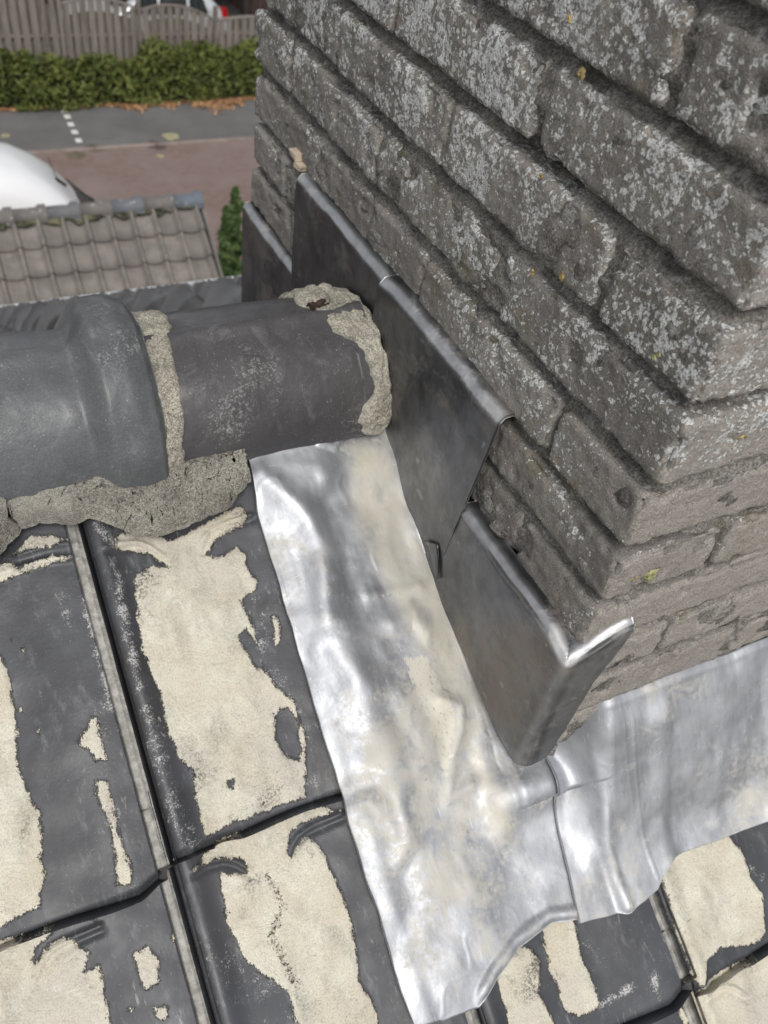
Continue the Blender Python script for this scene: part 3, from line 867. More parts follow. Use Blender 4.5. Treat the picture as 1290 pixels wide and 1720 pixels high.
# band between the collar and the second ridge tile
mortar_band('mortar', ra, 12, 181,
            [(0, COL_X - 0.006), (181, COL_X - 0.006)], [(12, -0.200), (70, -0.198), (90, -0.206), (110, -0.212), (140, -0.217), (181, -0.221)], 0.0887, 0.0042, 21)
# the second tile's thin lip standing just out of that mortar
# lump of mortar on top of the ridge end
pts, fc = lattice(16, 16, 10)
P = pts.copy(); P /= (np.linalg.norm(P, axis=1, keepdims=True) ** 0.6)
P = P * np.array([0.024, 0.024, 0.0075]) + np.array([-0.056, RIDGE_Y + 0.010, RIDGE_Z + 0.0885])
P += (fbm(P, 70, 3)[:, None]) * 0.004
link('mortar', mesh_np('mortar', P, fc), MAT['cement'], parent=rb)
M_MOSSR = simple('brown_moss', (0.055, 0.030, 0.020), 0.95, var=0.4, scale=200, bump=0.003, bscale=500)
P = pts.copy(); P /= (np.linalg.norm(P, axis=1, keepdims=True) ** 0.6)
P = P * np.array([0.011, 0.005, 0.0022]) + np.array([-0.066, RIDGE_Y - 0.006, RIDGE_Z + 0.0955])
P += fbm(P, 220, 3)[:, None] * 0.003
link('moss', mesh_np('moss', P, fc), M_MOSSR, parent=rb)

# rough bedding mortar between the ridge and the first row of tiles
def bed(x0, x1, low, seed, n=260, mm_=46, z_top=None):
    X0 = np.linspace(x0, x1, n); T = np.linspace(0, 1, mm_)
    X, TT = np.meshgrid(X0, T, indexing='ij')
    lx = [p[0] for p in low]; ls = [p[1] for p in low]
    S1 = np.interp(X, lx, ls)
    q = np.stack([X, X * 0, X * 0], -1).reshape(-1, 3)
    S1 = S1 + fbm(q, 90, 3, off=seed).reshape(X.shape) * 0.0045
    S0 = -0.395
    S = S0 + (S1 - S0) * TT
    h = -0.013 * (1 - TT) + 0.0072 * np.sqrt(np.clip(1 - TT ** 4, 0, 1)) + 0.002
    P = RP(X, S, h)
    qq = P.reshape(-1, 3)
    amp = np.clip((1 - TT) * 8, 0, 1)
    ridged = np.abs(fbm(qq, 45, 2, off=seed + 3)).reshape(X.shape)
    d = fbm(qq, 28, 3, off=seed).reshape(X.shape) * 0.0030 + ridged * 0.0030 + fbm(qq, 150, 3, off=seed).reshape(X.shape) * 0.0008
    P = RP(X, S + 0.3 * d, h + d * amp)
    return sheet('mortar_bed', P, 0.02, True)
LOW = [(a, b - 0.011) for a, b in [(-0.372, -0.352), (-0.362, -0.353), (-0.351, -0.350), (-0.335, -0.346), (-0.318, -0.348), (-0.305, -0.343), (-0.287, -0.329), (-0.268, -0.318), (-0.254, -0.312), (-0.238, -0.314), (-0.209, -0.322), (-0.185, -0.334), (-0.155, -0.345)]]
rlink('mortar_bed', bed(-0.366, -0.1655, LOW, 4), MAT['bed'])
rlink('mortar_bed', bed(-0.64, -0.373, [(-0.64, -0.34), (-0.5, -0.335), (-0.40, -0.333), (-0.385, -0.345), (-0.372, -0.356)], 14, n=160), MAT['bed'])
rlink('mortar_bed', bed(0.6, 2.6, [(0.6, -0.34), (2.6, -0.34)], 24, n=300, mm_=14), MAT['bed'])
rlink('mortar_bed', bed(-2.6, -0.64, [(-2.6, -0.34), (-0.64, -0.34)], 34, n=300, mm_=14), MAT['bed'])

# ---- far slope: shiny pan tiles down to the gutter ---------------------------------------
def pan_tile_mesh(w, L, amp, nu=14, nv=3, thick=0.02, wid=0.17, taper=0.0):
    U, W = np.meshgrid(np.linspace(0, w * 1.08, nu), np.linspace(0, 1, nv), indexing='ij')
    ph = U / w
    h = amp * (np.exp(-((ph - 0.20) / wid) ** 2)) * (1 - taper + taper * 1.5 * W) + amp * 0.25 * smooth(0.7, 1.05, ph)
    h = h + 0.034 * W
    P = np.stack([U, W * L, h], -1)
    return sheet('roof_tile', P, thick, True)
M_BACK = simple('glossy_back_tile', (0.095, 0.095, 0.097), 0.30, var=0.25, scale=4, spec=0.5)
back_me = pan_tile_mesh(0.24, 0.36, 0.064, 18, 4, 0.02, 0.20, 0.55)
back_me.materials.append(M_BACK)
bt = math.tan(BP); bl = math.hypot(BACK_Y - RIDGE_Y, RIDGE_Z - BACK_Z)
cnt = 0
stuffV = []
bv = np.zeros(len(back_me.vertices) * 3, np.float32); back_me.vertices.foreach_get('co', bv); bv = bv.reshape(-1, 3)
bf = np.array([list(p.vertices) for p in back_me.polygons])
cb, sb = math.cos(-BP), math.sin(-BP)
nrow = int(bl / 0.33)
for r_ in range(nrow):
    d = bl - 0.36 - r_ * 0.33 + 0.02
    y = RIDGE_Y + d * math.cos(BP); z = RIDGE_Z + 0.01 - d * math.sin(BP) - 0.01
    for c_ in range(-30, 31):
        x = c_ * 0.24
        rs = random.Random(r_ * 977 + c_)
        dz = rs.uniform(-0.008, 0.008)
        seen = y > 1.0 and (-0.5 < x < 0.30 * y + 0.6) and r_ < 20
        if seen and cnt < 296:
            o = rlink('roof_tile', back_me, None)
            o.location = (x, y + rs.uniform(-0.01, 0.01), z + dz)
            o.rotation_euler = (-BP, 0, rs.uniform(-0.01, 0.01))
            cnt += 1
        else:
            v = np.stack([bv[:, 0] + x, y + bv[:, 1] * cb - bv[:, 2] * sb, z + bv[:, 1] * sb + bv[:, 2] * cb], -1)
            stuffV.append((v, bf))
V, F = merge(stuffV)
o = rlink('roof_tile', mesh_np('back_tile_field', V, F), M_BACK)
o['kind'] = 'stuff'
# gutter: half round, pale
M_GUT = simple('pale_gutter', (0.62, 0.64, 0.66), 0.45, var=0.08)
th = np.linspace(math.pi, 2 * math.pi, 13)
X, TH = np.meshgrid(np.linspace(-7.6, 7.6, 3), th, indexing='ij')
P = np.stack([X, BACK_Y + 0.09 + 0.075 * np.cos(TH), BACK_Z + 0.02 + 0.075 * np.sin(TH)], -1)
rlink('roof_gutter', sheet('roof_gutter', P, 0.006, True), M_GUT)
P = np.stack([X, BACK_Y + 0.165 + 0.012 * np.cos(TH * 2), BACK_Z + 0.03 + 0.012 * np.sin(TH * 2)], -1)
rlink('gutter_bead', mesh_np('gutter_bead', P.reshape(-1, 3), grid_faces(3, 13)), M_GUT)

# ================================================================== CHIMNEY
chim = empty('brick_chimney', (0.27, 0.38, -0.25))
tag(chim, 'weathered brick chimney covered in grey lichen rising through the roof', 'chimney')
def clink(name, me, mat, parent=None):
    o = link(name, me, mat, parent=chim)
    o.matrix_parent_inverse = Matrix.Translation((-0.27, -0.38, 0.25))
    return o
CX0, CX1, CY0, CY1 = 0.0, 0.53, 0.002, 0.748
KH = 0.0625
def roof_z(x, y):
    return min(Z0 + y * math.tan(PITCH), RIDGE_Z - (y - RIDGE_Y) * bt)
brick_seed = 0
def add_brick(x0, x1, y0, y1, z0, fine):
    global brick_seed
    brick_seed += 1
    rs = np.random.RandomState(brick_seed)
    h = HB + rs.uniform(-0.0010, 0.0010)
    sz = np.array([x1 - x0, y1 - y0, h])
    res = 0.0028 if fine else 0.016
    n = np.maximum(np.round(sz / res).astype(int), 2)
    pts, fc = lattice(*n)
    hs_ = sz / 2
    rad = 0.0038
    p = pts * hs_
    # per-vertex rounding radius
    c = np.array([(x0 + x1) / 2, (y0 + y1) / 2, z0 + h / 2])
    inner = np.clip(p, -(hs_ - rad), hs_ - rad)
    d = p - inner
    ln = np.linalg.norm(d, axis=1, keepdims=True)
    nr = d / (ln + 1e-9)
    q = inner + nr * rad
    w = q + c
    if fine:
        off = rs.rand() * 40
        edge = smooth(1.0, 1.45, np.sum(np.abs(nr), axis=1))
        low = smooth(0.0, -0.9, nr[:, 2]) * edge
        disp = fbm(w, 22, 2, off=off) * 0.0006 + fbm(w, 150, 3, 0.7, off=off) * 0.0013
        chip = smooth(0.05, 0.75, fbm(w, 62, 3, 0.6, off=off + 5)) * edge * 0.0062
        gouge = smooth(0.55, 0.9, fbm(w, 30, 2, off=off + 15)) * 0.004
        disp = disp - chip - gouge - edge * 0.0008 - low * 0.0012
        w = w + nr * disp[:, None]
        # slight taper of the whole face
        w[:, 0] += rs.uniform(-0.0025, 0.0020)
        w[:, 1] += rs.uniform(-0.0018, 0.0018)
        ang = rs.uniform(-0.006, 0.006)
        w[:, 2] += (w[:, 1] - c[1]) * ang + (w[:, 0] - c[0]) * rs.uniform(-0.006, 0.006)
    me = mesh_np('brick', w - c, fc, True)
    o = clink('brick', me, MAT['brick'])
    o.location = c

_zk = [-2, -1, 0, 1, 2, 3]
_zz = [-0.114, -0.0585, -0.003, 0.0525, 0.1135, 0.1785]
def course_z(k):
    if k < -2: return -0.114 + (k + 2) * 0.058
    if k > 3: return 0.1785 + (k - 3) * 0.0645
    return _zz[k + 2]
for k in range(-8, 10):
    z = course_z(k); HB = course_z(k + 1) - z - (0.0115 if k >= 1 else 0.0095)
    even = (k % 2 == 0)
    J = 0.0050
    if even:
        # left face: stretchers from the near corner; far end: header
        ys = [CY0 + i * 0.2135 for i in range(4)]
        left = [(CX0, CX0 + 0.1, ys[i], ys[i + 1] - J) for i in range(3)]
        left.append((CX0, CX0 + 0.205, ys[3], CY1))
        fr = [(0.1 + J, 0.1 + J + 0.205, CY0, CY0 + 0.1), (0.328, 0.425 - J + 0.003, CY0, CY0 + 0.1)]
        right = [(CX1 - 0.1, CX1, CY0 + i * 0.2135, CY0 + (i + 1) * 0.2135 - J) for i in range(3)]
        back = [(0.217, 0.415, CY1 - 0.1, CY1)]
        right.append((0.427, CX1, CY1 - 0.1, CY1))
    else:
        ys = [CY0 + 0.1 + J, CY0 + 0.1 + J + 0.2135, CY0 + 0.1 + J + 0.427, CY1 + J]
        left = [(CX0, CX0 + 0.1, ys[i], ys[i + 1] - J) for i in range(3)]
        fr = [(CX0, 0.205, CY0, CY0 + 0.1), (0.2165, 0.4185, CY0, CY0 + 0.1), (0.430, CX1, CY0, CY0 + 0.1)]
        right = [(CX1 - 0.1, CX1, ys[i], ys[i + 1] - J) for i in range(3)]
        back = [(0.1 + J, 0.3, CY1 - 0.1, CY1), (0.312, 0.418, CY1 - 0.1, CY1)]
    for lst, fine in ((left, True), (fr, True), (right, False), (back, False)):
        for (a, b, c_, d_) in lst:
            ym = max(c_, min(d_, RIDGE_Y)); 
            if z + 0.06 < roof_z(0, (c_ + d_) / 2) - 0.06: continue
            add_brick(a, b, c_, d_, z, fine)
# mortar core
pts, fc = lattice(80, 130, 340)
zc0, zc1 = -0.45, course_z(10) - 0.006
ins = 0.0100
q = (pts * 0.5 + 0.5) * np.array([CX1 - CX0 - 2 * ins, CY1 - CY0 - 2 * ins, zc1 - zc0]) + np.array([CX0 + ins, CY0 + ins, zc0])
nr = np.where(np.abs(pts) > 0.9999, np.sign(pts), 0); nr /= np.linalg.norm(nr, axis=1, keepdims=True)
dm = fbm(q, 24, 3, off=3) * 0.0042 + fbm(q, 95, 3, 0.65, off=5) * 0.0035
dm -= smooth(0.62, 0.9, fbm(q, 22, 2, off=31)) * 0.020
_cz = np.array([course_z(k) for k in range(-8, 12)])
_ci = np.clip(np.searchsorted(_cz, q[:, 2]) - 1, 0, len(_cz) - 2)
fz = (q[:, 2] - _cz[_ci]) / (_cz[_ci + 1] - _cz[_ci])            # 0 at a brick's underside, rising
joint = smooth(0.75, 0.80, fz)
dm += 0.0060 * (1 - joint)                          # perpends almost flush
dm += joint * (0.0035 - 0.0105 * smooth(0.84, 1.0, fz))   # bed joints slope back under the brick above
q = q + nr * dm[:, None]
clink('mortar', mesh_np('mortar', q, fc), MAT['mortar'])
# dark voids where mortar has fallen out are real holes in the core; add a few lost joints deeper
# yellow lichen rosettes
M_YL = simple('yellow_lichen', (0.40, 0.31, 0.13), 0.9, var=0.35, scale=300, bump=0.002, bscale=500)
M_YG = simple('pale_green_lichen', (0.42, 0.42, 0.20), 0.9, var=0.35, scale=300, bump=0.002, bscale=500)
def rosette(y, z, r, mat, seed, face='left'):
    n, mr_ = 20, 5
    a = np.linspace(0, 2 * np.pi, n + 1); rr = np.linspace(0, 1, mr_)
    A, Rr = np.meshgrid(a, rr, indexing='ij')
    rs = np.random.RandomState(seed)
    wob = 0.75 + 0.5 * rs.rand(n + 1); wob[-1] = wob[0]
    Rad = Rr * r * wob[:, None]
    h = 0.0010 * np.sin(np.pi * np.clip(Rr * 0.9 + 0.12, 0, 1)) + 0.0006 * rs.rand(n + 1, mr_)
    h[-1] = h[0]
    if face == 'left':
        P = np.stack([-0.0005 - h, y + Rad * np.cos(A), z + 1.1 * Rad * np.sin(A)], -1)
    else:
        P = np.stack([y + Rad * np.cos(A), CY0 - 0.0005 - h, z + Rad * np.sin(A)], -1)
    return mesh_np('lichen', P.reshape(-1, 3), grid_faces(n + 1, mr_))
for i, (y, z) in enumerate([(0.1781,0.3024),(0.1905,0.2325),(0.173,0.17),(0.1421,0.1847),(0.2023,0.3254),(0.03923,0.1918),(0.04178,0.1879)]):
    rr = (0.0036, 0.0022, 0.0028, 0.0030, 0.0024, 0.0022, 0.0022)[i]
    clink('lichen', rosette(y, z, rr, M_YL if i < 5 else M_YG, i), M_YL if i < 5 else M_YG)
for i, (x, z) in enumerate([(0.02333,0.01757),(0.04002,0.01483),(0.06057,0.1451)]):
    clink('lichen', rosette(x, z, (0.004, 0.007, 0.005)[i], M_YG, 20 + i, 'front'), M_YL if i != 1 else M_YG)
# two beige offcuts wedged in the joint above the flashing
M_WOOD = simple('beige_wedge', (0.48, 0.40, 0.30), 0.8, var=0.12, scale=60)
for py_i, ((y, z), (ly, lz)) in enumerate(zip([(0.6048,0.06473),(0.5898,0.05768)], ((0.009, 0.0035), (0.008, 0.003)))):
    V, F = box_np(-0.010, 0.010, -ly, ly, -lz, lz)
    V = V + np.random.RandomState(int(z * 1e4) % 999).rand(*V.shape) * 0.002
    w_ = link('joint_wedge', mesh_np('joint_wedge', V, F, False), M_WOOD, loc=(0.002, y, z))
    tag(w_, 'beige wedge in the brick joint, the upper of two above the lead corner' if py_i == 0 else 'beige wedge in the brick joint, just touching the top corner of the lead', 'wedge', 'beige wedges in the joint')

# ================================================================== LEAD FLASHINGS
def lin(a, b, t): return a + (b - a) * t
def step_flashing(name, yA, yB, ztop, bot, seed, label, off=0.012, skewA=0.0, skewB=0.0, fold=0.013, wav=0.002):
    """sheet on the left chimney face: y from yA (far) to yB (near); bot = [(y, z)] lower edge; skews shift the lower ends"""
    n, mv = 110, 90
    T, W = np.meshgrid(np.linspace(0, 1, n), np.linspace(0, 1, mv), indexing='ij')
    zb = np.interp(lin(yA, yB, T) * -1, [-p[0] for p in bot], [p[1] for p in bot])
    q1 = np.stack([T * (yA - yB) * 10, T * 0 + seed, T * 0], -1).reshape(-1, 3)
    zt = ztop + fbm(q1, 2.2, 3, off=seed).reshape(T.shape) * wav
    hgt = zt - zb
    # W: 0..0.86 the hanging face, above that the rounded fold into the joint
    wf = 0.86
    f = np.clip((W - wf) / (1 - wf), 0, 1)
    r = 0.0048
    g = np.clip(f / 0.6, 0, 1)
    z = np.where(W < wf, zb + (hgt - r) * (W / wf), zt - r + r * (g - 0.35 * g * (g - 1) * -1))
    inn = r * 0.85 * (0.45 * g + 0.55 * g * g) + np.clip(f - 0.6, 0, 1) / 0.4 * fold
    rim = smooth(wf - 0.012, wf + 0.02, W) * (1 - smooth(wf + 0.6 * (1 - wf), wf + 0.8 * (1 - wf), W))
    vv = np.clip(W / wf, 0, 1)
    y = lin(yA, yB, T) + (1 - vv) * lin(skewA, skewB, T)
    q = np.stack([y, z, z * 0 + seed], -1).reshape(-1, 3)
    x = -off + inn + fbm(q, 11, 2, off=seed).reshape(T.shape) * 0.0014 * (W < wf) + fbm(q, 40, 2, off=seed).reshape(T.shape) * 0.0003
    x += smooth(0.12, 0.0, vv) * -0.004
    if seed == 2.9: x -= 0.003 * smooth(0.10, 0.0, T)
    P = np.stack([x, y, z + np.clip(f - 0.45, 0, 1) * 0.002], -1)
    o = link(name, sheet(name, P, 0.0022, True, dict(rim=rim), flip=True), MAT['lead_dark'])
    tag(o, label, 'lead flashing', 'stepped lead pieces on the chimney side')
    return o
step_flashing('step_flashing', 0.745, 0.575, -0.060, [(0.8, -0.36), (0.55, -0.25)], 5.3, 'farthest step flashing, low grey lead piece at the far chimney corner', off=0.0105)
step_flashing('step_flashing', 0.578, 0.350, 0.056, [(0.62, -0.22), (0.5, -0.12), (0.33, -0.12)], 1.7, 'tall step flashing of dull grey lead directly behind the ridge tile end', off=0.0095, skewA=0.0, skewB=0.02)
step_flashing('step_flashing', 0.358, 0.148, 0.058, [(0.40, -0.14), (0.34, -0.112), (0.24, -0.148), (0.12, -0.20)], 2.9, 'dark step flashing from the ridge mortar to the slanting cut edge', off=0.0130, skewA=0.02, skewB=0.030)

# near corner piece : wraps round the chimney corner
def corner_flashing():
    # arc-length path in plan, from the far edge on the left face round to the front face
    n, mv = 150, 84
    Lleft = 0.168
    rc_ = 0.0035
    off = 0.0135
    xs = -off; yf = -0.004
    top_front = 0.050
    total = Lleft + rc_ * math.pi / 2 + top_front
    T, W = np.meshgrid(np.linspace(0, 1, n), np.linspace(0, 1, mv), indexing='ij')
    wf = 0.88
    vv = np.clip(W / wf, 0, 1)
    f = np.clip((W - wf) / (1 - wf), 0, 1)
    # the front flap narrows downwards to its cut edge
    front_len = np.interp(vv, [0, 0.12, 0.35, 0.62, 0.85, 1.0], [0.018, 0.023, 0.030, 0.036, 0.046, 0.052])
    left_len = Lleft + (1 - vv) * 0.035
    tot = left_len + rc_ * math.pi / 2 + front_len
    sarc = T * tot
    yy = np.where(sarc < left_len, yf + rc_ + (left_len - sarc), 0)
    ang = np.clip((sarc - left_len) / rc_, 0, math.pi / 2)
    x = np.where(sarc < left_len, xs, xs + rc_ * (1 - np.cos(ang)))
    y = np.where(sarc < left_len, yy, yf + rc_ * (1 - np.sin(ang)))
    ex = np.clip(sarc - left_len - rc_ * math.pi / 2, 0, 1)
    x = x + ex
    nx_ = np.where(sarc < left_len, -1.0, -np.cos(ang)); ny_ = np.where(sarc < left_len, 0.0, -np.sin(ang))
    # heights
    zt = -0.056 - 0.008 * smooth(0.03, 0.0, np.abs(sarc - left_len)) + 0.020 * smooth(0, 0.05, ex)
    qt = np.stack([sarc * 10, sarc * 0, sarc * 0], -1).reshape(-1, 3)
    zt = zt + fbm(qt, 2.5, 3, off=4).reshape(T.shape) * 0.0015
    yb = np.where(sarc < left_len, yy, 0)
    zb = np.where(sarc < left_len, np.interp(yb, [0.0, 0.03, 0.09, 0.2], [-0.212, -0.216, -0.200, -0.160]), -0.212)
    r = 0.0048
    g = np.clip(f / 0.6, 0, 1)
    z = np.where(W < wf, zb + (zt - r - zb) * vv, zt - r + r * (g - 0.35 * g * (g - 1) * -1))
    inn = r * 0.85 * (0.45 * g + 0.55 * g * g) + np.clip(f - 0.6, 0, 1) / 0.4 * 0.012
    rim = smooth(wf - 0.012, wf + 0.02, W) * (1 - smooth(wf + 0.6 * (1 - wf), wf + 0.8 * (1 - wf), W))
    rim = np.maximum(rim, 0.45 * np.exp(-((sarc - left_len - 0.003) / 0.003) ** 2))
    rim = np.maximum(rim, 0.35 * smooth(0.004, 0.012, ex))
    q = np.stack([sarc, z, z * 0 + 9], -1).reshape(-1, 3)
    wv = fbm(q, 13, 2).reshape(T.shape) * 0.0013 + fbm(q, 45, 2).reshape(T.shape) * 0.0004
    # lower part of the corner kicks outwards
    kick = 0.004 * smooth(0.45, 0.0, vv) * np.exp(-((sarc - left_len) / 0.05) ** 2)
    dd = -inn + wv * (W < wf) + kick
    x = x + nx_ * dd; y = y + ny_ * dd
    x = np.where(inn > 0.0005, np.maximum(x, xs + inn), x)
    y = np.where(inn > 0.0005, np.maximum(y, yf + inn), y)
    P = np.stack([x, y, z], -1)
    return sheet('step_flashing', P, 0.0022, True, dict(rim=rim), flip=True)
tag(link('step_flashing', corner_flashing(), MAT['lead_dark']), 'near corner step flashing of brushed grey lead folded round the chimney corner', 'lead flashing', 'stepped lead pieces on the chimney side')

def lead_relief(X, S, seed, amp=1.0):
    q = np.stack([X, S, X * 0 + seed], -1).reshape(-1, 3)
    return amp * (fbm(q, 9, 2, off=seed).reshape(X.shape) * 0.0026 + fbm(q, 24, 2, off=seed + 2).reshape(X.shape) * 0.0014 + fbm(q, 60, 2, off=seed + 4).reshape(X.shape) * 0.00035)

def strip_relief(X, S):
    h = lead_relief(X, S, 2.0) 
    h += -0.003 * bump_line(X, S, [(-0.10, -0.30), (-0.105, -0.10)], 0.014)
    # longitudinal valley beside the wall
    h += 0.007 * np.exp(-((X + 0.125) / 0.022) ** 2) * smooth(-0.40, -0.30, S) * smooth(0.06, -0.05, S)
    h -= 0.003 * np.exp(-((X + 0.085) / 0.022) ** 2) * smooth(0.08, -0.05, S)
    h += 0.006 * smooth(-0.016, -0.004, X) * (S < 0.02)
    h += 0.016 * bump_line(X, S, [(-0.012, 0.008), (0.02, 0.008)], 0.022)
    # folds and dents
    FA = [(-0.1674,-0.04563),(-0.155,-0.04746),(-0.1388,-0.04489),(-0.1271,-0.02826),(-0.1217,-0.005974),(-0.1244,0.008558),(-0.1338,0.02042)]
    FB = [(-0.05233,-0.09574),(-0.03422,-0.08324),(-0.04031,-0.06503),(-0.05476,-0.04661),(-0.07265,-0.01053),(-0.05743,-0.0116),(-0.04752,-0.01301)]
    FC = [(-0.08726,-0.2067),(-0.06593,-0.2043),(-0.03317,-0.2006)]
    FD = [(-0.073,-0.1734),(-0.04928,-0.177),(-0.0412,-0.1573)]
    FE = [(-0.1452,-0.0362),(-0.1369,-0.03016)]
    FF = [(-0.1417,-0.1765),(-0.1246,-0.1383),(-0.09326,-0.1153),(-0.07974,-0.07137),(-0.08142,-0.02646)]
    FG = [(-0.1546,-0.3405),(-0.1378,-0.3155),(-0.121,-0.2904),(-0.1172,-0.2579),(-0.137,-0.2018)]
    FH = [(-0.0896,-0.3605),(-0.07515,-0.3537),(-0.06708,-0.3613)]
    FI = [(-0.07021,0.02226),(-0.07967,0.03765),(-0.07938,0.06579)]
    FJ = [(-0.01357,-0.07665),(-0.02626,-0.03368),(-0.03077,0.03675)]
    FK = [(-0.1307,0.02157),(-0.1388,0.06385),(-0.1681,0.09902)]
    h += 0.0042 * bump_line(X, S, FA, 0.0095)
    h -= 0.0065 * bump_line(X, S, FE, 0.0130)
    h += 0.0026 * bump_line(X, S, FB, 0.0085) + 0.0010 * bump_line(X, S, FB, 0.003)
    h += 0.0016 * bump_line(X, S, FC, 0.006) + 0.0022 * bump_line(X, S, FD, 0.009)
    h += 0.0044 * bump_line(X, S, FF, 0.015)
    h += 0.0050 * bump_line(X, S, FG, 0.012)
    h += 0.0030 * bump_line(X, S, FH, 0.004)
    h += 0.0010 * bump_line(X, S, FI, 0.006) + 0.0026 * bump_line(X, S, FJ, 0.011) - 0.0025 * bump_line(X, S, FK, 0.012)
    # row joint of the tiles below
    h -= 0.003 * smooth(-0.150, -0.167, X)
    h += 0.003 * fbm(np.stack([S * 6, S * 0, S * 0], -1).reshape(-1, 3), 2.5, 2, off=8).reshape(S.shape) * smooth(-0.14, -0.167, X)
    # crisp little creases from dressing the sheet down
    q = np.stack([X, S, X * 0 + 3.3], -1).reshape(-1, 3)
    cr = 1 - np.abs(fbm(q, 17, 2, off=50)).reshape(X.shape) * 2.2
    h += 0.00035 * smooth(0.80, 1.0, cr) * smooth(0.1, 0.6, fbm(q, 8, 2, off=70).reshape(X.shape) + 0.4)
    return h

# ---- side soaker lying on the roof
def side_lead():
    nx, ns = 190, 300
    T, W = np.meshgrid(np.linspace(0, 1, nx), np.linspace(0, 1, ns), indexing='ij')
    s_end = lambda x: np.interp(x, [-0.167, -0.142, -0.108, -0.084, -0.054, -0.013, 0.023, 0.05], [0.147, 0.153, 0.157, 0.142, 0.130, 0.124, 0.134, 0.137])
    # the lower right corner lies in front of the chimney
    S = lin(-0.395, 0.0, W)
    xl = -0.167 + 0.0 * W
    # first pass for x
    Sg = lin(-0.395, 0.15, W)
    xr = np.where(Sg < -0.03, -0.006, np.interp(Sg, [-0.03, -0.012, 0.0, 0.06, 0.15], [-0.004, 0.030, 0.045, 0.033, 0.022]))
    q1 = np.stack([Sg * 10, Sg * 0, Sg * 0], -1).reshape(-1, 3)
    xl = xl + fbm(q1, 1.6, 3, off=6).reshape(W.shape) * 0.0022 + 0.007 * smooth(-0.30, -0.37, Sg)
    X = lin(xl, xr, T)
    se = s_end(X)
    S = -0.395 + (se + 0.395) * W
    h = strip_relief(X, S)
    # rolled hem at the curved end
    d = se - S
    hem = (X > -0.106)
    h += 0.0040 * np.exp(-((d - 0.006) / 0.0045) ** 2) * smooth(-0.112, -0.098, X)
    P = RP(X, S, over_tiles(X, S, h, 0.030, 0.0075))
    Wp = [(-0.05119,-0.358),(-0.01512,-0.3504),(-0.01047,-0.2856),(-0.008388,-0.2047),(-0.01344,-0.1178),(-0.04218,-0.09252),(-0.05591,-0.1375),(-0.06988,-0.2036),(-0.07845,-0.2764),(-0.06866,-0.3394)]
    W2 = [(-0.03534,-0.07012),(-0.02513,-0.03663),(-0.01952,0.008293),(-0.02296,0.04607),(-0.03963,0.0399),(-0.04418,-0.006946),(-0.04651,-0.04053)]
    warm = smooth(-0.008, 0.016, np.maximum(polysdf(X, S, Wp), polysdf(X, S, W2)))
    Sc = [(-0.07719,-0.1456),(-0.04914,-0.1406),(-0.04106,-0.09555),(-0.04044,-0.07177),(-0.0625,-0.03286),(-0.07542,-0.01793),(-0.07531,-0.06334),(-0.07568,-0.1031)]
    Sb = [(-0.08726,-0.2067),(-0.04015,-0.2025),(-0.03457,-0.1968),(-0.08574,-0.2004)]
    scuff = np.maximum(smooth(-0.004, 0.012, polysdf(X, S, Sc)), 0.5 * smooth(-0.003, 0.004, polysdf(X, S, Sb)))
    return sheet('lead_soaker', P, 0.0024, True, dict(warm=warm, scuff=scuff))
tag(link('side_lead_strip', side_lead(), MAT['lead_new']), 'long bright crumpled lead strip on the tiles beside the chimney, curved hem at its end', 'lead sheet')

# small lead tab peeping out between the two near steps
V = []
P = np.zeros((8, 6, 3))
tabL = [(0.2022,-0.1333),(0.1905,-0.1382),(0.1778,-0.1462),(0.1688,-0.1539)]
tabR = [(0.1828,-0.1193),(0.1771,-0.1284),(0.1725,-0.1406),(0.1684,-0.1517)]
for i in range(8):
    t = i / 7 * 3
    a = int(min(t, 2)); ff = t - a
    l_ = [tabL[a][k] * (1 - ff) + tabL[a + 1][k] * ff for k in (0, 1)]; r_ = [tabR[a][k] * (1 - ff) + tabR[a + 1][k] * ff for k in (0, 1)]
    for j in range(6):
        u = j / 5
        P[i, j] = (-0.0162 - 0.001 * math.sin(u * 3), l_[0] * (1 - u) + r_[0] * u, l_[1] * (1 - u) + r_[1] * u)
tag(link('lead_tab', sheet('lead_tab', P, 0.0015, True, flip=True), MAT['lead_dark']), 'little lead tab sticking out where the two near step flashings meet', 'lead tab')

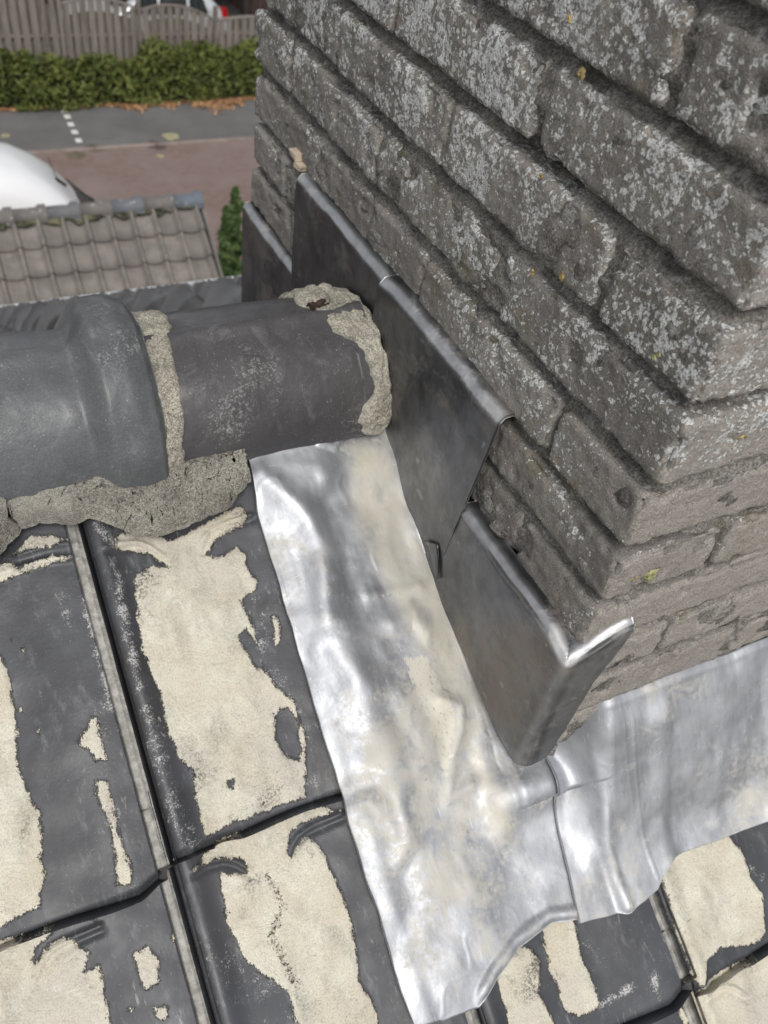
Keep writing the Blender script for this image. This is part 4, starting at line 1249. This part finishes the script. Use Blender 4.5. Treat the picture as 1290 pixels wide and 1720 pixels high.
# ---- front apron
def front_apron():
    nx, ns = 380, 170
    T, W = np.meshgrid(np.linspace(0, 1, nx), np.linspace(0, 1, ns), indexing='ij')
    XR = 0.60
    xl_ = np.interp(W, [0, 0.3, 1], [0.030, 0.026, 0.010])
    X = lin(xl_, XR, T)
    se = np.interp(X, [-0.02, 0.023, 0.06, 0.099, 0.116, 0.129, 0.151, 0.203, 0.251, 0.30, 0.33, 0.40, 0.50, 0.62], [0.130, 0.136, 0.144, 0.138, 0.126, 0.119, 0.121, 0.126, 0.129, 0.138, 0.126, 0.122, 0.130, 0.134])
    # profile in the y/z plane : upstand -> radius -> roof slope, sampled by arc length
    up = 0.070
    w0 = 0.22
    wu = np.clip(W / w0, 0, 1); ws = np.clip((W - w0) / (1 - w0), 0, 1)
    S = se * W
    h = lead_relief(X, S, 7.0, 1.25)
    ph = ((X - SEAM0) % TW)
    prof = 0.009 * np.exp(-((ph - 0.018) / 0.022) ** 2) + 0.009 * smooth(0.10, 0.18, ph) * (1 - smooth(0.19, 0.215, ph))
    prof = prof + 0.009 * np.exp(-((ph - 0.228) / 0.022) ** 2)
    A1 = [(0.04577,-0.01373),(0.0535,0.007159),(0.05881,0.02718),(0.06143,0.05965),(0.05854,0.08529),(0.06042,0.1124),(0.06152,0.1379)]
    A2 = [(0.1064,-0.03346),(0.09912,-0.0004556),(0.1008,0.06027),(0.1039,0.1291)]
    A3 = [(0.08964,-0.0247),(0.08932,0.02178),(0.09306,0.07113)]
    A4 = [(0.1409,-0.01515),(0.1305,0.03363),(0.128,0.08382),(0.126,0.1195)]
    A5 = [(0.2711,-0.01623),(0.2824,0.007752),(0.2766,0.02877),(0.2749,0.04834),(0.2781,0.07438)]
    A6 = [(0.1847,0.04746),(0.1988,0.07628),(0.1981,0.1093)]
    A7 = [(0.1708,-0.02745),(0.2181,0.004872),(0.2766,0.005922)]
    h = h + 0.0042 * bump_line(X, S, A1, 0.0055) - 0.0030 * bump_line(X + 0.012, S, A1, 0.008)
    h = h + 0.0008 * bump_line(X, S, A2, 0.0012) + 0.0005 * bump_line(X, S, A3, 0.0012)
    h = h + 0.0036 * bump_line(X, S, A4, 0.010) + 0.0030 * bump_line(X, S, A5, 0.008) + 0.0016 * bump_line(X, S, A6, 0.008) + 0.002 * bump_line(X, S, A7, 0.008)
    P = RP(X, S, 0)
    # from the lip on the chimney face the sheet sweeps down in one curve on to the tiles
    zt = -0.180 + lead_relief(X * 2, X * 0, 3.0) * 0.8
    Ay, Az = CY0 + 0.001, zt
    Cc = RP(X, 0.066, 0.014)
    En = RP(X, se, 0.006)
    t = W
    Q = np.zeros(P.shape)
    Q[..., 0] = X
    Q[..., 1] = (1 - t) ** 2 * Ay + 2 * t * (1 - t) * Cc[..., 1] + t * t * En[..., 1]
    Q[..., 2] = (1 - t) ** 2 * Az + 2 * t * (1 - t) * Cc[..., 2] + t * t * En[..., 2]
    # relief along the sheet's own normal (about 45 degrees), tile form fading in towards the edge
    sQ = -(Q[..., 1] * CP + (Q[..., 2] - Z0) * SP)
    hQ = (Q[..., 2] - Z0) * CP - Q[..., 1] * SP
    form = over_tiles(X, sQ, h, 0.014, 0.004)
    k = smooth(0.45, 1.0, t)
    hN = np.maximum(form, (hQ + h * smooth(0, 0.15, t)) * (1 - k) + form * k)
    # left end settles on to the side strip
    low = over_tiles(X, sQ, strip_relief(X, sQ), 0.030, 0.0075) + 0.0034
    bl = smooth(0.006, 0.050, X - xl_)
    hN = low * (1 - bl) + hN * bl
    hN = np.where(t < 0.02, hQ, hN) if False else hN
    Q = RP(X, sQ, hN)
    # lip : a small outward roll at the very top
    lip = np.exp(-(W / 0.018) ** 2)
    Q[..., 1] += 0.004 * np.exp(-(W / 0.008) ** 2); Q[..., 2] += 0.001 * lip
    return sheet('front_lead_apron', Q, 0.0024, True)
tag(link('front_lead_apron', front_apron(), MAT['lead_new']), 'bright lead apron along the front foot of the chimney, wavy lower edge over the tiles', 'lead sheet')

# ================================================================== BACKGROUND
def rot_box(x0, x1, y0, y1, z0, z1): return box_np(x0, x1, y0, y1, z0, z1)
# ---- garage with grey concrete tiles
gar = empty('garage', (0.5, 10.6, GZ))
tag(gar, 'low outbuilding with a grey concrete tiled roof and round ridge tiles behind the gutter', 'outbuilding')
def glink(name, me, mat):
    o = link(name, me, mat, parent=gar)
    o.matrix_parent_inverse = Matrix.Translation((-0.5, -10.6, -GZ))
    return o
GRX, GRY, GRZ = 2.88, 10.6, -5.16
GP = math.radians(35)
M_GT = M('grey_concrete_tile', 0.85, spec=0.2)
_r = M_GT.rnd()
_c = M_GT.mix(M_GT.mr(_r, 0, 1, sm=False), (0.215, 0.196, 0.176), (0.270, 0.243, 0.218))
_c = M_GT.mix(M_GT.mr(M_GT.noise(5, 5, 0.6), 0.35, 0.7), _c, (0.175, 0.162, 0.148))
M_GT.color(_c)
M_GR = M('grey_ridge_tile', 0.6, spec=0.3)
_c = M_GR.mix(M_GR.mr(M_GR.rnd(), 0.3, 0.9), (0.150, 0.140, 0.130), (0.13, 0.15, 0.18))
_c = M_GR.mix(M_GR.mr(M_GR.noise(14, 4), 0.60, 0.68), _c, (0.32, 0.32, 0.30))
M_GR.color(_c)
gtile = pan_tile_mesh(0.285, 0.40, 0.100, 24, 3, 0.035, 0.13)
gtile.materials.append(M_GT.m)
L_ROW = 0.37
for r_ in range(0, 7):
    for c_ in range(0, 12):
        if c_ > 10 and False: continue
        o = glink('roof_tile', gtile, None)
        d = (r_ + 1) * L_ROW + 0.04
        rs = random.Random(r_ * 31 + c_)
        # tile local +Y runs downslope (towards -Y in the world): rotate 180 about z then tilt
        o.rotation_euler = (-GP, 0, math.pi)
        o.location = (GRX - c_ * 0.285, GRY - (d - 0.40) * math.cos(GP), GRZ - 0.02 - (d - 0.40) * math.sin(GP))
for r_ in range(0, 2):
    for c_ in range(0, 12):
        o = glink('roof_tile', gtile, None)
        o.rotation_euler = (-GP, 0, 0)
        o.location = (GRX - 0.285 - c_ * 0.285, GRY + r_ * L_ROW * math.cos(GP), GRZ - 0.02 - r_ * L_ROW * math.sin(GP))
# ridge
th = np.linspace(math.radians(-8), math.radians(188), 20)
T, TH = np.meshgrid(np.array([0, 0.30, 0.33, 0.34, 0.40, 0.415]), th, indexing='ij')
Rr = np.where(T > 0.32, 0.138, 0.108)
P = np.stack([T, Rr * np.cos(TH), Rr * np.sin(TH)], -1)
gr_me = sheet('ridge_tile', P, 0.015, True, flip=True); gr_me.materials.append(M_GR.m)
for k in range(9):
    o = glink('ridge_tile', gr_me, None)
    o.location = (GRX - 0.40 - k * 0.395 + 0.03, GRY, GRZ + 0.01)
M_GM = simple('mossy_bed', (0.10, 0.10, 0.06), 0.95, var=0.5, scale=9, bump=0.01, bscale=40)
T, W = np.meshgrid(np.linspace(0, 1, 160), np.linspace(0, 1, 8), indexing='ij')
q = np.stack([T * 30, W * 0, W * 0], -1).reshape(-1, 3)
ext = 0.07 + 0.06 * fbm(q, 1, 3).reshape(T.shape)
P = np.stack([GRX - 3.4 * T, GRY - 0.08 - W * ext * math.cos(GP), GRZ + 0.045 - 0.02 * W - W * ext * math.sin(GP)], -1)
glink('mortar_bed', sheet('mortar_bed', P, 0.05, True, flip=False), M_GM)
V, F = box_np(GRX - 3.4, GRX - 0.06, GRY - 2.15, GRY + 2.0, GZ, GRZ - 1.55)
Vr = np.array([(GRX - 3.4, GRY - 2.15, GRZ - 1.6), (GRX - 0.03, GRY - 2.15, GRZ - 1.6), (GRX - 3.4, GRY, GRZ - 0.10), (GRX - 0.03, GRY, GRZ - 0.10), (GRX - 3.4, GRY + 2.0, GRZ - 1.6), (GRX - 0.03, GRY + 2.0, GRZ - 1.6)])
Fr = np.array([(0, 1, 3, 2), (2, 3, 5, 4), (1, 5, 3, 1), (0, 2, 4, 0)])
me = bpy.data.meshes.new('wall')
me.from_pydata([tuple(v) for v in np.concatenate([V, Vr])], [], [tuple(f) for f in F] + [(8, 9, 11, 10), (10, 11, 13, 12), (9, 13, 11), (8, 10, 12)])
glink('wall', me, M_HBRICK)
# verge board
V, F = box_np(0, 0.03, -2.1, 0.0, -0.10, 0.02)
o = glink('verge_board', mesh_np('verge_board', V, F, False), simple('verge_grey', (0.20, 0.19, 0.17), 0.8))
o.location = (GRX + 0.02, GRY, GRZ + 0.02); o.rotation_euler = (GP, 0, 0)

# ---- white van
def lofted(name, sections, mat, parent, closed=True):
    """sections: list of (x, [(y,z)...]) rings"""
    n = len(sections); k = len(sections[0][1])
    V = np.array([[(x, y, z) for (y, z) in ring] for x, ring in sections]).reshape(-1, 3)
    F = []
    for i in range(n - 1):
        for j in range(k):
            F.append((i * k + j, i * k + (j + 1) % k, (i + 1) * k + (j + 1) % k, (i + 1) * k + j))
    me = bpy.data.meshes.new(name)
    me.from_pydata([tuple(v) for v in V], [], F + [tuple(range(k))[::-1], tuple(range((n - 1) * k, n * k))])
    for p in me.polygons: p.use_smooth = True
    o = link(name, me, mat, parent=parent)
    return o
def car_ring(w, z0, z1, tuck=0.12, k=20):
    pts_ = []
    for i in range(k):
        a = 2 * math.pi * (i + 0.5) / k
        c, s_ = math.cos(a), math.sin(a)
        e = 0.42
        y = w / 2 * math.copysign(abs(c) ** e, c); z = (z0 + z1) / 2 + (z1 - z0) / 2 * math.copysign(abs(s_) ** e, s_)
        if z > (z0 + z1) / 2: y *= 1 - tuck * ((z - (z0 + z1) / 2) / ((z1 - z0) / 2)) ** 2
        pts_.append((y, z))
    return pts_
M_VAN = M('white_van_paint', 0.25, spec=0.5); M_VAN.color((0.80, 0.81, 0.82))
M_VAN.b.inputs['Coat Weight'].default_value = 0.5
M_GLASS = M('dark_car_glass', 0.08, spec=0.6); M_GLASS.color((0.02, 0.025, 0.025))
M_TYRE = simple('tyre_rubber', (0.02, 0.02, 0.02), 0.85)
M_PLAST = simple('black_trim', (0.02, 0.02, 0.02), 0.5)
M_RIM = simple('wheel_rim', (0.35, 0.35, 0.36), 0.35, 0.9)
def wheel(parent, x, y, r=0.33, w=0.22):
    th = np.linspace(0, 2 * np.pi, 28)
    prof = [(0.62, -0.5), (0.9, -0.5), (1.0, -0.38), (1.0, 0.38), (0.9, 0.5), (0.62, 0.5)]
    P = np.array([[(r * a * math.cos(t), w * b, r * a * math.sin(t)) for a, b in prof] for t in th])
    wl = link('wheel', mesh_np('tyre', P.reshape(-1, 3), grid_faces(28, 6)), M_TYRE, parent=parent, loc=(x, y, r))
    P = np.array([[(r * 0.66 * a * math.cos(t), math.copysign(w * 0.42, y) * (1 - 0.15 * a), r * 0.66 * a * math.sin(t)) for a in (0.0, 0.3, 0.95, 1.0)] for t in th])
    link('rim', mesh_np('rim', P.reshape(-1, 3), grid_faces(28, 4)), M_RIM, parent=wl)
van = empty('white_van', (3.15, 13.9, GZ), (0, 0, math.radians(0)))
tag(van, 'white van with a domed roof parked behind the garage ridge', 'van')
# x=0 at the nose, running back to -5
secs = []
for x, z1, w in [(0.0, 0.52, 1.5), (-0.12, 0.70, 1.78), (-0.5, 0.82, 1.84), (-0.85, 0.90, 1.86), (-1.0, 1.02, 1.86), (-1.18, 1.20, 1.86), (-1.38, 1.50, 1.84), (-1.60, 1.77, 1.84), (-1.85, 1.97, 1.84), (-2.15, 2.14, 1.84), (-2.5, 2.25, 1.84), (-3.0, 2.32, 1.84), (-4.6, 2.32, 1.84), (-4.75, 2.1, 1.78)]:
    secs.append((x, car_ring(w, 0.28, z1, 0.14 if z1 > 1.2 else 0.05)))
lofted('body', secs, M_VAN.m, van)
def surf_panel(name, xs_, zfun, y0, y1, mat, parent, lift=0.012, curve=0.0):
    n = len(xs_)
    P = np.zeros((n, 9, 3))
    for i, x in enumerate(xs_):
        for j, t in enumerate(np.linspace(-1, 1, 9)):
            yy = (y0 + y1) / 2 + (y1 - y0) / 2 * t
            P[i, j] = (x, yy, zfun(x) + lift - curve * (yy / 0.9) ** 4)
    return link(name, sheet(name, P, 0.01, True, flip=False), mat, parent=parent)
zf = lambda x: np.interp(-x, [0.5, 0.85, 1.0, 1.18, 1.38], [0.82, 0.90, 1.02, 1.20, 1.42])
surf_panel('windscreen', np.linspace(-0.88, -1.30, 8), zf, -0.86, 0.86, M_GLASS.m, van, 0.015, 0.03)
for sy in (-1, 1):
    V, F = box_np(-2.2, -1.55, -0.01, 0.01, 0.72, 1.05)
    V[:, 0] += (V[:, 2] - 0.72) * np.where(V[:, 0] > -2, -0.5, 0)
    link('side_window', mesh_np('side_window', V, F, False), M_GLASS.m, parent=van, loc=(0, sy * 0.925, 0))
    V, F = box_np(-0.08, 0.08, -0.11, 0.11, 0, 0.22)
    link('side_mirror', mesh_np('side_mirror', V, F, False), M_PLAST, parent=van, loc=(-1.3, sy * 1.02, 0.72))
    for wx in (-0.85, -3.9): wheel(van, wx, sy * 0.82)
    V, F = box_np(-0.04, 0.03, -0.16, 0.16, 0, 0.14)
    link('headlight', mesh_np('headlight', V, F, False), simple('lamp_glass', (0.6, 0.6, 0.6), 0.15), parent=van, loc=(-0.05, sy * 0.62, 0.50))
for (xa, xb, za, zb) in ((-3.05, -3.035, 0.5, 1.75), (-4.1, -4.085, 0.5, 1.75), (-4.1, -3.05, 1.18, 1.19)):
    V, F = box_np(xa, xb, -0.935, -0.915, za, zb)
    link('door_seam', mesh_np('door_seam', V, F, False), M_PLAST, parent=van)
# roof aerial and its foot
V, F = box_np(-0.10, 0.10, -0.03, 0.03, 0, 0.035)
V[:, 1] *= np.where(V[:, 0] > 0, 0.3, 1)
link('aerial_foot', mesh_np('aerial_foot', V, F, False), M_PLAST, parent=van, loc=(-1.52, -0.05, 1.69), rot=(0, math.radians(42), 0))
V, F = box_np(-0.006, 0.006, -0.006, 0.006, 0, 0.42)
link('aerial', mesh_np('aerial', V, F, False), M_PLAST, parent=van, loc=(-1.55, -0.05, 1.70), rot=(0, math.radians(-14), 0))

# ---- fence of alternating vertical boards with arched panels
M_FENCE = M('weathered_fence_board', 0.9, spec=0.15)
_c = M_FENCE.mix(M_FENCE.mr(M_FENCE.rnd(), 0, 1, sm=False), (0.115, 0.098, 0.082), (0.200, 0.178, 0.155))
_c = M_FENCE.mix(M_FENCE.mr(M_FENCE.noise(1.0, 4, 0.6, vec=M_FENCE.sc(M_FENCE.pos(), (30, 30, 2))), 0.35, 0.7), _c, (0.25, 0.225, 0.20))
M_FENCE.color(_c)
fence = empty('board_fence', (4.0, 21.5, GZ))
tag(fence, 'grey weathered board fence with arched panel tops behind the hedge', 'fence')
FY = 21.7
def flink(name, me, mat):
    o = link(name, me, mat, parent=fence)
    o.matrix_parent_inverse = Matrix.Translation((-4.0, -21.5, -GZ))
    return o
bd = {}
def board(w, h):
    key = (round(w, 2), round(h, 2))
    if key not in bd:
        V, F = box_np(-w / 2, w / 2, -0.011, 0.011, 0, key[1])
        me = mesh_np('board', V, F, False); me.materials.append(M_FENCE.m); bd[key] = me
    return bd[key]
posts = [-0.55, 1.30, 3.20, 4.93, 6.72, 8.5, 10.3]
ptop = [(-5.55, -5.35, -5.75), (-5.75, -5.60, -5.95), (-6.06, -6.0, -6.16), (-6.20, -6.16, -6.40), (-6.42, -6.40, -6.40), (-6.42, -6.40, -6.40)]
zpost = [-5.5, -5.65, -5.98, -6.05, -6.2, -6.3, -6.3]
for i, x in enumerate(posts):
    V, F = box_np(-0.045, 0.045, -0.045, 0.045, 0, zpost[i] - GZ + 0.06)
    o = flink('post', mesh_np('post', V, F, False), M_FENCE.m); o.location = (x, FY - 0.02, GZ)
for i in range(len(posts) - 1):
    a, b = posts[i] + 0.05, posts[i + 1] - 0.05
    zl, zm_, zrr = ptop[i]
    nb = 9
    sp_ = (b - a) / nb
    def topz(x):
        t = (x - a) / (b - a)
        return zl * (1 - t) + zrr * t + 4 * t * (1 - t) * (zm_ - (zl + zrr) / 2 + 0.05)
    for j in range(nb):
        x = a + (j + 0.5) * sp_
        o = flink('board', board(0.135, topz(x) - GZ - 0.04), None); o.location = (x, FY - 0.035, GZ)
        if j < nb - 1:
            x2 = x + sp_ / 2
            o = flink('board', board(0.10, topz(x2) - GZ - 0.30), None); o.location = (x2, FY + 0.05, GZ)
    # arched cap rail and two cross rails
    n = 16
    P = np.zeros((n, 2, 3))
    for j in range(n):
        x = a + (b - a) * j / (n - 1)
        P[j, 0] = (x, FY - 0.055, topz(x)); P[j, 1] = (x, FY + 0.055, topz(x))
    flink('cap_rail', sheet('cap_rail', P, 0.035, False), M_FENCE.m)
    for zz in (0.38, 1.25):
        V, F = box_np(a, b, -0.02, 0.02, 0, 0.06)
        o = flink('cross_rail', mesh_np('cross_rail', V, F, False), M_FENCE.m); o.location = (0, FY, GZ + zz)

# ---- hedge
def leaf_cloud(name, centers, size, mat, seed, tilt=1.0, elong=2.2):
    rs = np.random.RandomState(seed)
    n = len(centers)
    d1 = rs.randn(n, 3); d1[:, 2] *= tilt; d1 /= np.linalg.norm(d1, axis=1, keepdims=True)
    d2 = rs.randn(n, 3); d2 -= (d2 * d1).sum(1, keepdims=True) * d1; d2 /= np.linalg.norm(d2, axis=1, keepdims=True)
    s_ = size * (0.6 + 0.8 * rs.rand(n, 1))
    a = centers - d1 * s_ * elong / 2; b = centers + d1 * s_ * elong / 2
    c = centers + d2 * s_ / 2; d = centers - d2 * s_ / 2
    V = np.stack([a, c, b, d], 1).reshape(-1, 3)
    F = np.arange(4 * n).reshape(n, 4)
    return mesh_np(name, V, F, False)
def leafmat(name, c1, c2, c3):
    s = M(name, 0.6, spec=0.25)
    n = s.noise(3.0, 4, 0.6)
    c = s.mix(s.mr(n, 0.35, 0.68), c1, c2)
    c = s.mix(s.math('MULTIPLY', s.mr(s.noise(14, 3), 0.58, 0.68), 0.7), c, c3)
    s.color(c)
    return s.m
M_HEDGE = leafmat('hedge_leaves', (0.060, 0.082, 0.022), (0.150, 0.175, 0.045), (0.22, 0.18, 0.07))
hd = empty('hedge', (4, 21.4, GZ))
tag(hd, 'bushy green shrub hedge growing in front of the fence', 'hedge')
rs = np.random.RandomState(11)
N = 46000
cx = rs.uniform(-7, 14, N); u = rs.rand(N); v = rs.rand(N)
ang = rs.uniform(0, math.pi, N)
q = np.stack([cx * 1.3, ang * 0.8, cx * 0], -1)
lump = 1 + 0.22 * fbm(q, 1.2, 3)
rad = (0.55 + 0.45 * np.sqrt(u)) * lump
front_shift = 0.25 * fbm(np.stack([cx, cx * 0, cx * 0], -1), 0.7, 2, off=3)
hc = np.stack([cx, 21.30 - front_shift * 0.4 + 0.42 * np.cos(ang) * rad * 1.0, GZ + 0.05 + 1.02 * np.sin(ang) * rad + 0.12 * fbm(q, 3, 2)], -1)
M_CORE = simple('hedge_shade', (0.012, 0.018, 0.006), 0.95)  # near-black shell inside the leaves, its colour stands for inner shade
o = link('foliage', leaf_cloud('foliage', hc, 0.05, M_HEDGE, 3, elong=3.0), M_HEDGE, parent=hd); o.matrix_parent_inverse = Matrix.Translation((-4, -21.4, -GZ))
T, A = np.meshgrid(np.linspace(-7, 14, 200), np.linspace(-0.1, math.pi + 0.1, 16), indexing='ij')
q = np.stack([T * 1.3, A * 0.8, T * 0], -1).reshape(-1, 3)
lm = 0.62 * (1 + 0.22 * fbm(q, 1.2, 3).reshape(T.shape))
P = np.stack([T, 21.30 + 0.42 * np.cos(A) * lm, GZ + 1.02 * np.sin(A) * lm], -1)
o = link('shade_core', mesh_np('shade_core', P.reshape(-1, 3), grid_faces(200, 16)), M_CORE, parent=hd); o.matrix_parent_inverse = Matrix.Translation((-4, -21.4, -GZ))
# fallen leaves
M_LEAF = M('fallen_leaf', 0.8, spec=0.2)
_c = M_LEAF.mix(M_LEAF.mr(M_LEAF.noise(25, 2), 0.35, 0.65), (0.26, 0.12, 0.045), (0.52, 0.33, 0.19))
M_LEAF.color(_c)
N = 9000
lx = rs.uniform(-6, 12, N)
dens = 0.5 + 0.9 * fbm(np.stack([lx, lx * 0, lx * 0], -1), 1.1, 3, off=5)
ly = 21.0 - np.abs(rs.randn(N)) * 0.26 * np.clip(dens, 0.12, 1.3)
lz = GZ + 0.01 + rs.rand(N) * 0.04
lc = np.stack([lx, ly, lz], -1)
o = link('fallen_leaves', leaf_cloud('fallen_leaves', lc, 0.055, M_LEAF, 4, tilt=0.25, elong=1.5), M_LEAF.m)
tag(o, 'brown fallen leaves along the hedge foot', None, None, 'stuff')
flat('leaf_border', -60, 60, 21.1, 24.0, GZ + 0.004, M_SOIL)

# ---- two small conifers behind the verge
M_CON = leafmat('conifer_leaves', (0.060, 0.105, 0.035), (0.13, 0.20, 0.07), (0.10, 0.15, 0.06))
M_BARK = simple('conifer_bark', (0.08, 0.06, 0.045), 0.9)
def conifer(x, y, h, r, seed, label):
    e = empty('conifer', (x, y, GZ)); tag(e, label, 'conifer', 'small conifers beside the garage')
    rs = np.random.RandomState(seed)
    n = 5200
    t = rs.rand(n) ** 0.8; a = rs.rand(n) * 2 * math.pi
    rad = r * (1 - t) ** 0.38 * (0.35 + 0.75 * rs.rand(n)) * (0.8 + 0.3 * np.sin(t * 40 + a * 2) + 0.25 * np.sin(t * 17 + a))
    c = np.stack([rad * np.cos(a), rad * np.sin(a), 0.05 + t * h], -1)
    link('crown', leaf_cloud('crown', c, 0.030, None, seed, tilt=1.6, elong=3.0), M_CON, parent=e)
    th = np.linspace(0, 2 * np.pi, 9); zz = np.linspace(0, h * 0.9, 6)
    Z_, TH = np.meshgrid(zz, th, indexing='ij')
    rr = 0.05 * (1 - Z_ / h)
    link('trunk', mesh_np('trunk', np.stack([rr * np.cos(TH), rr * np.sin(TH), Z_], -1).reshape(-1, 3), grid_faces(6, 9)), M_BARK, parent=e)
conifer(4.20, 12.9, 1.78, 0.19, 2, 'taller dark conifer standing against the chimney edge beyond the garage verge')
conifer(4.00, 12.75, 1.55, 0.17, 6, 'shorter bright green conifer just left of the taller one')
# leaves on the ground at the verge
N = 700
lc = np.stack([rs.uniform(3.0, 4.6, N), rs.uniform(11.2, 12.6, N), GZ + 0.01 + rs.rand(N) * 0.02], -1)
o = link('fallen_leaves', leaf_cloud('fallen_leaves', lc, 0.05, M_LEAF, 9, tilt=0.25, elong=1.5), M_LEAF.m)
tag(o, 'fallen leaves on the paving below the conifers', None, None, 'stuff')

# ---- parked silver car behind the fence
car = empty('parked_car', (7.85, 24.9, GZ), (0, 0, 0))
tag(car, 'silver hatchback parked behind the fence in front of the dark carport', 'car')
M_SILV = M('silver_car_paint', 0.22, spec=0.5); M_SILV.color((0.55, 0.57, 0.58)); M_SILV.metal(0.3)
secs = []
for x, z1, w in [(-4.0, 0.55, 1.5), (-3.9, 0.78, 1.7), (-3.2, 0.92, 1.74), (-2.95, 0.98, 1.74), (-2.3, 1.38, 1.66), (-1.9, 1.46, 1.62), (-1.1, 1.47, 1.60), (-0.5, 1.40, 1.58), (-0.12, 1.02, 1.62), (-0.02, 0.80, 1.64), (0, 0.5, 1.5)]:
    secs.append((x, car_ring(w, 0.25, z1, 0.16 if z1 > 1.2 else 0.05)))
lofted('body', secs, M_SILV.m, car)
for sy in (-1, 1):
    for (xa, xb) in ((-2.65, -1.85), (-1.78, -1.1), (-1.02, -0.55)):
        V, F = box_np(xa, xb, -0.012, 0.012, 0.98, 1.34)
        V[:, 0] += np.where((V[:, 0] < -2.5) & (V[:, 2] > 1.2), 0.42, 0)
        V[:, 0] += np.where((V[:, 0] > -0.6) & (V[:, 2] > 1.2), -0.12, 0)
        V[:, 1] += np.where(V[:, 2] > 1.2, -sy * 0.08, 0)
        link('side_window', mesh_np('side_window', V, F, False), M_GLASS.m, parent=car, loc=(0, sy * 0.825, 0))
    for wx in (-3.2, -0.75): wheel(car, wx, sy * 0.75, 0.3, 0.2)
    V, F = box_np(-0.10, 0.03, -0.12, 0.12, 0.0, 0.26)
    link('tail_light', mesh_np('tail_light', V, F, False), simple('tail_lamp_red', (0.45, 0.015, 0.02), 0.2), parent=car, loc=(-0.06, sy * 0.70, 0.80))
zf2 = lambda x: np.interp(-x, [2.3, 2.95], [1.38, 0.98])
surf_panel('windscreen', np.linspace(-2.90, -2.36, 6), zf2, -0.62, 0.62, M_GLASS.m, car, 0.02, 0.02)
zf3 = lambda x: np.interp(-x, [0.12, 0.5], [1.02, 1.40])
surf_panel('rear_window', np.linspace(-0.45, -0.16, 5), zf3, -0.58, 0.58, M_GLASS.m, car, 0.02, 0.02)
V, F = box_np(0, 0, 0, 0, 0, 0)

# ---- dark building behind the car
bld = empty('carport_building', (5, 28, GZ))
tag(bld, 'dark brown building with an open carport behind the parked car', 'building')
M_DB = simple('dark_brown_cladding', (0.065, 0.040, 0.033), 0.9, var=0.2)
M_DK = simple('dark_timber', (0.03, 0.027, 0.025), 0.8)
def blink(name, b, mat):
    V, F = box_np(*b)
    o = link(name, mesh_np(name, V, F, False), mat, parent=bld); o.matrix_parent_inverse = Matrix.Translation((-5, -28, -GZ)); return o
blink('wall', (-12, 26, 31.5, 32, GZ, GZ + 5.5), M_DK)
blink('wall', (9.3, 26, 27.0, 31.5, GZ, GZ + 5.5), M_DB)
blink('wall', (-12, 1.0, 27.0, 31.5, GZ, GZ + 5.5), M_DB)
blink('carport_roof', (0.8, 9.5, 26.4, 31.6, GZ + 2.6, GZ + 2.8), M_DK)
blink('fascia', (0.8, 9.5, 26.34, 26.40, GZ + 2.45, GZ + 2.85), M_DK)
for k in range(40):
    blink('cladding_board', (9.32 + k * 0.2, 9.32 + k * 0.2 + 0.17, 26.96, 27.0, GZ + 0.1, GZ + 5.4), M_DB)
for x in (1.0, 5.2, 9.2): blink('post', (x - 0.07, x + 0.07, 26.5, 26.64, GZ, GZ + 2.6), M_DK)
blink('roof', (-12.3, 26.3, 26.7, 32.3, GZ + 5.5, GZ + 5.7), M_DK)
flat('yard', -40, 60, 24.0, 60, GZ + 0.004, simple('dark_yard', (0.035, 0.033, 0.03), 0.9))
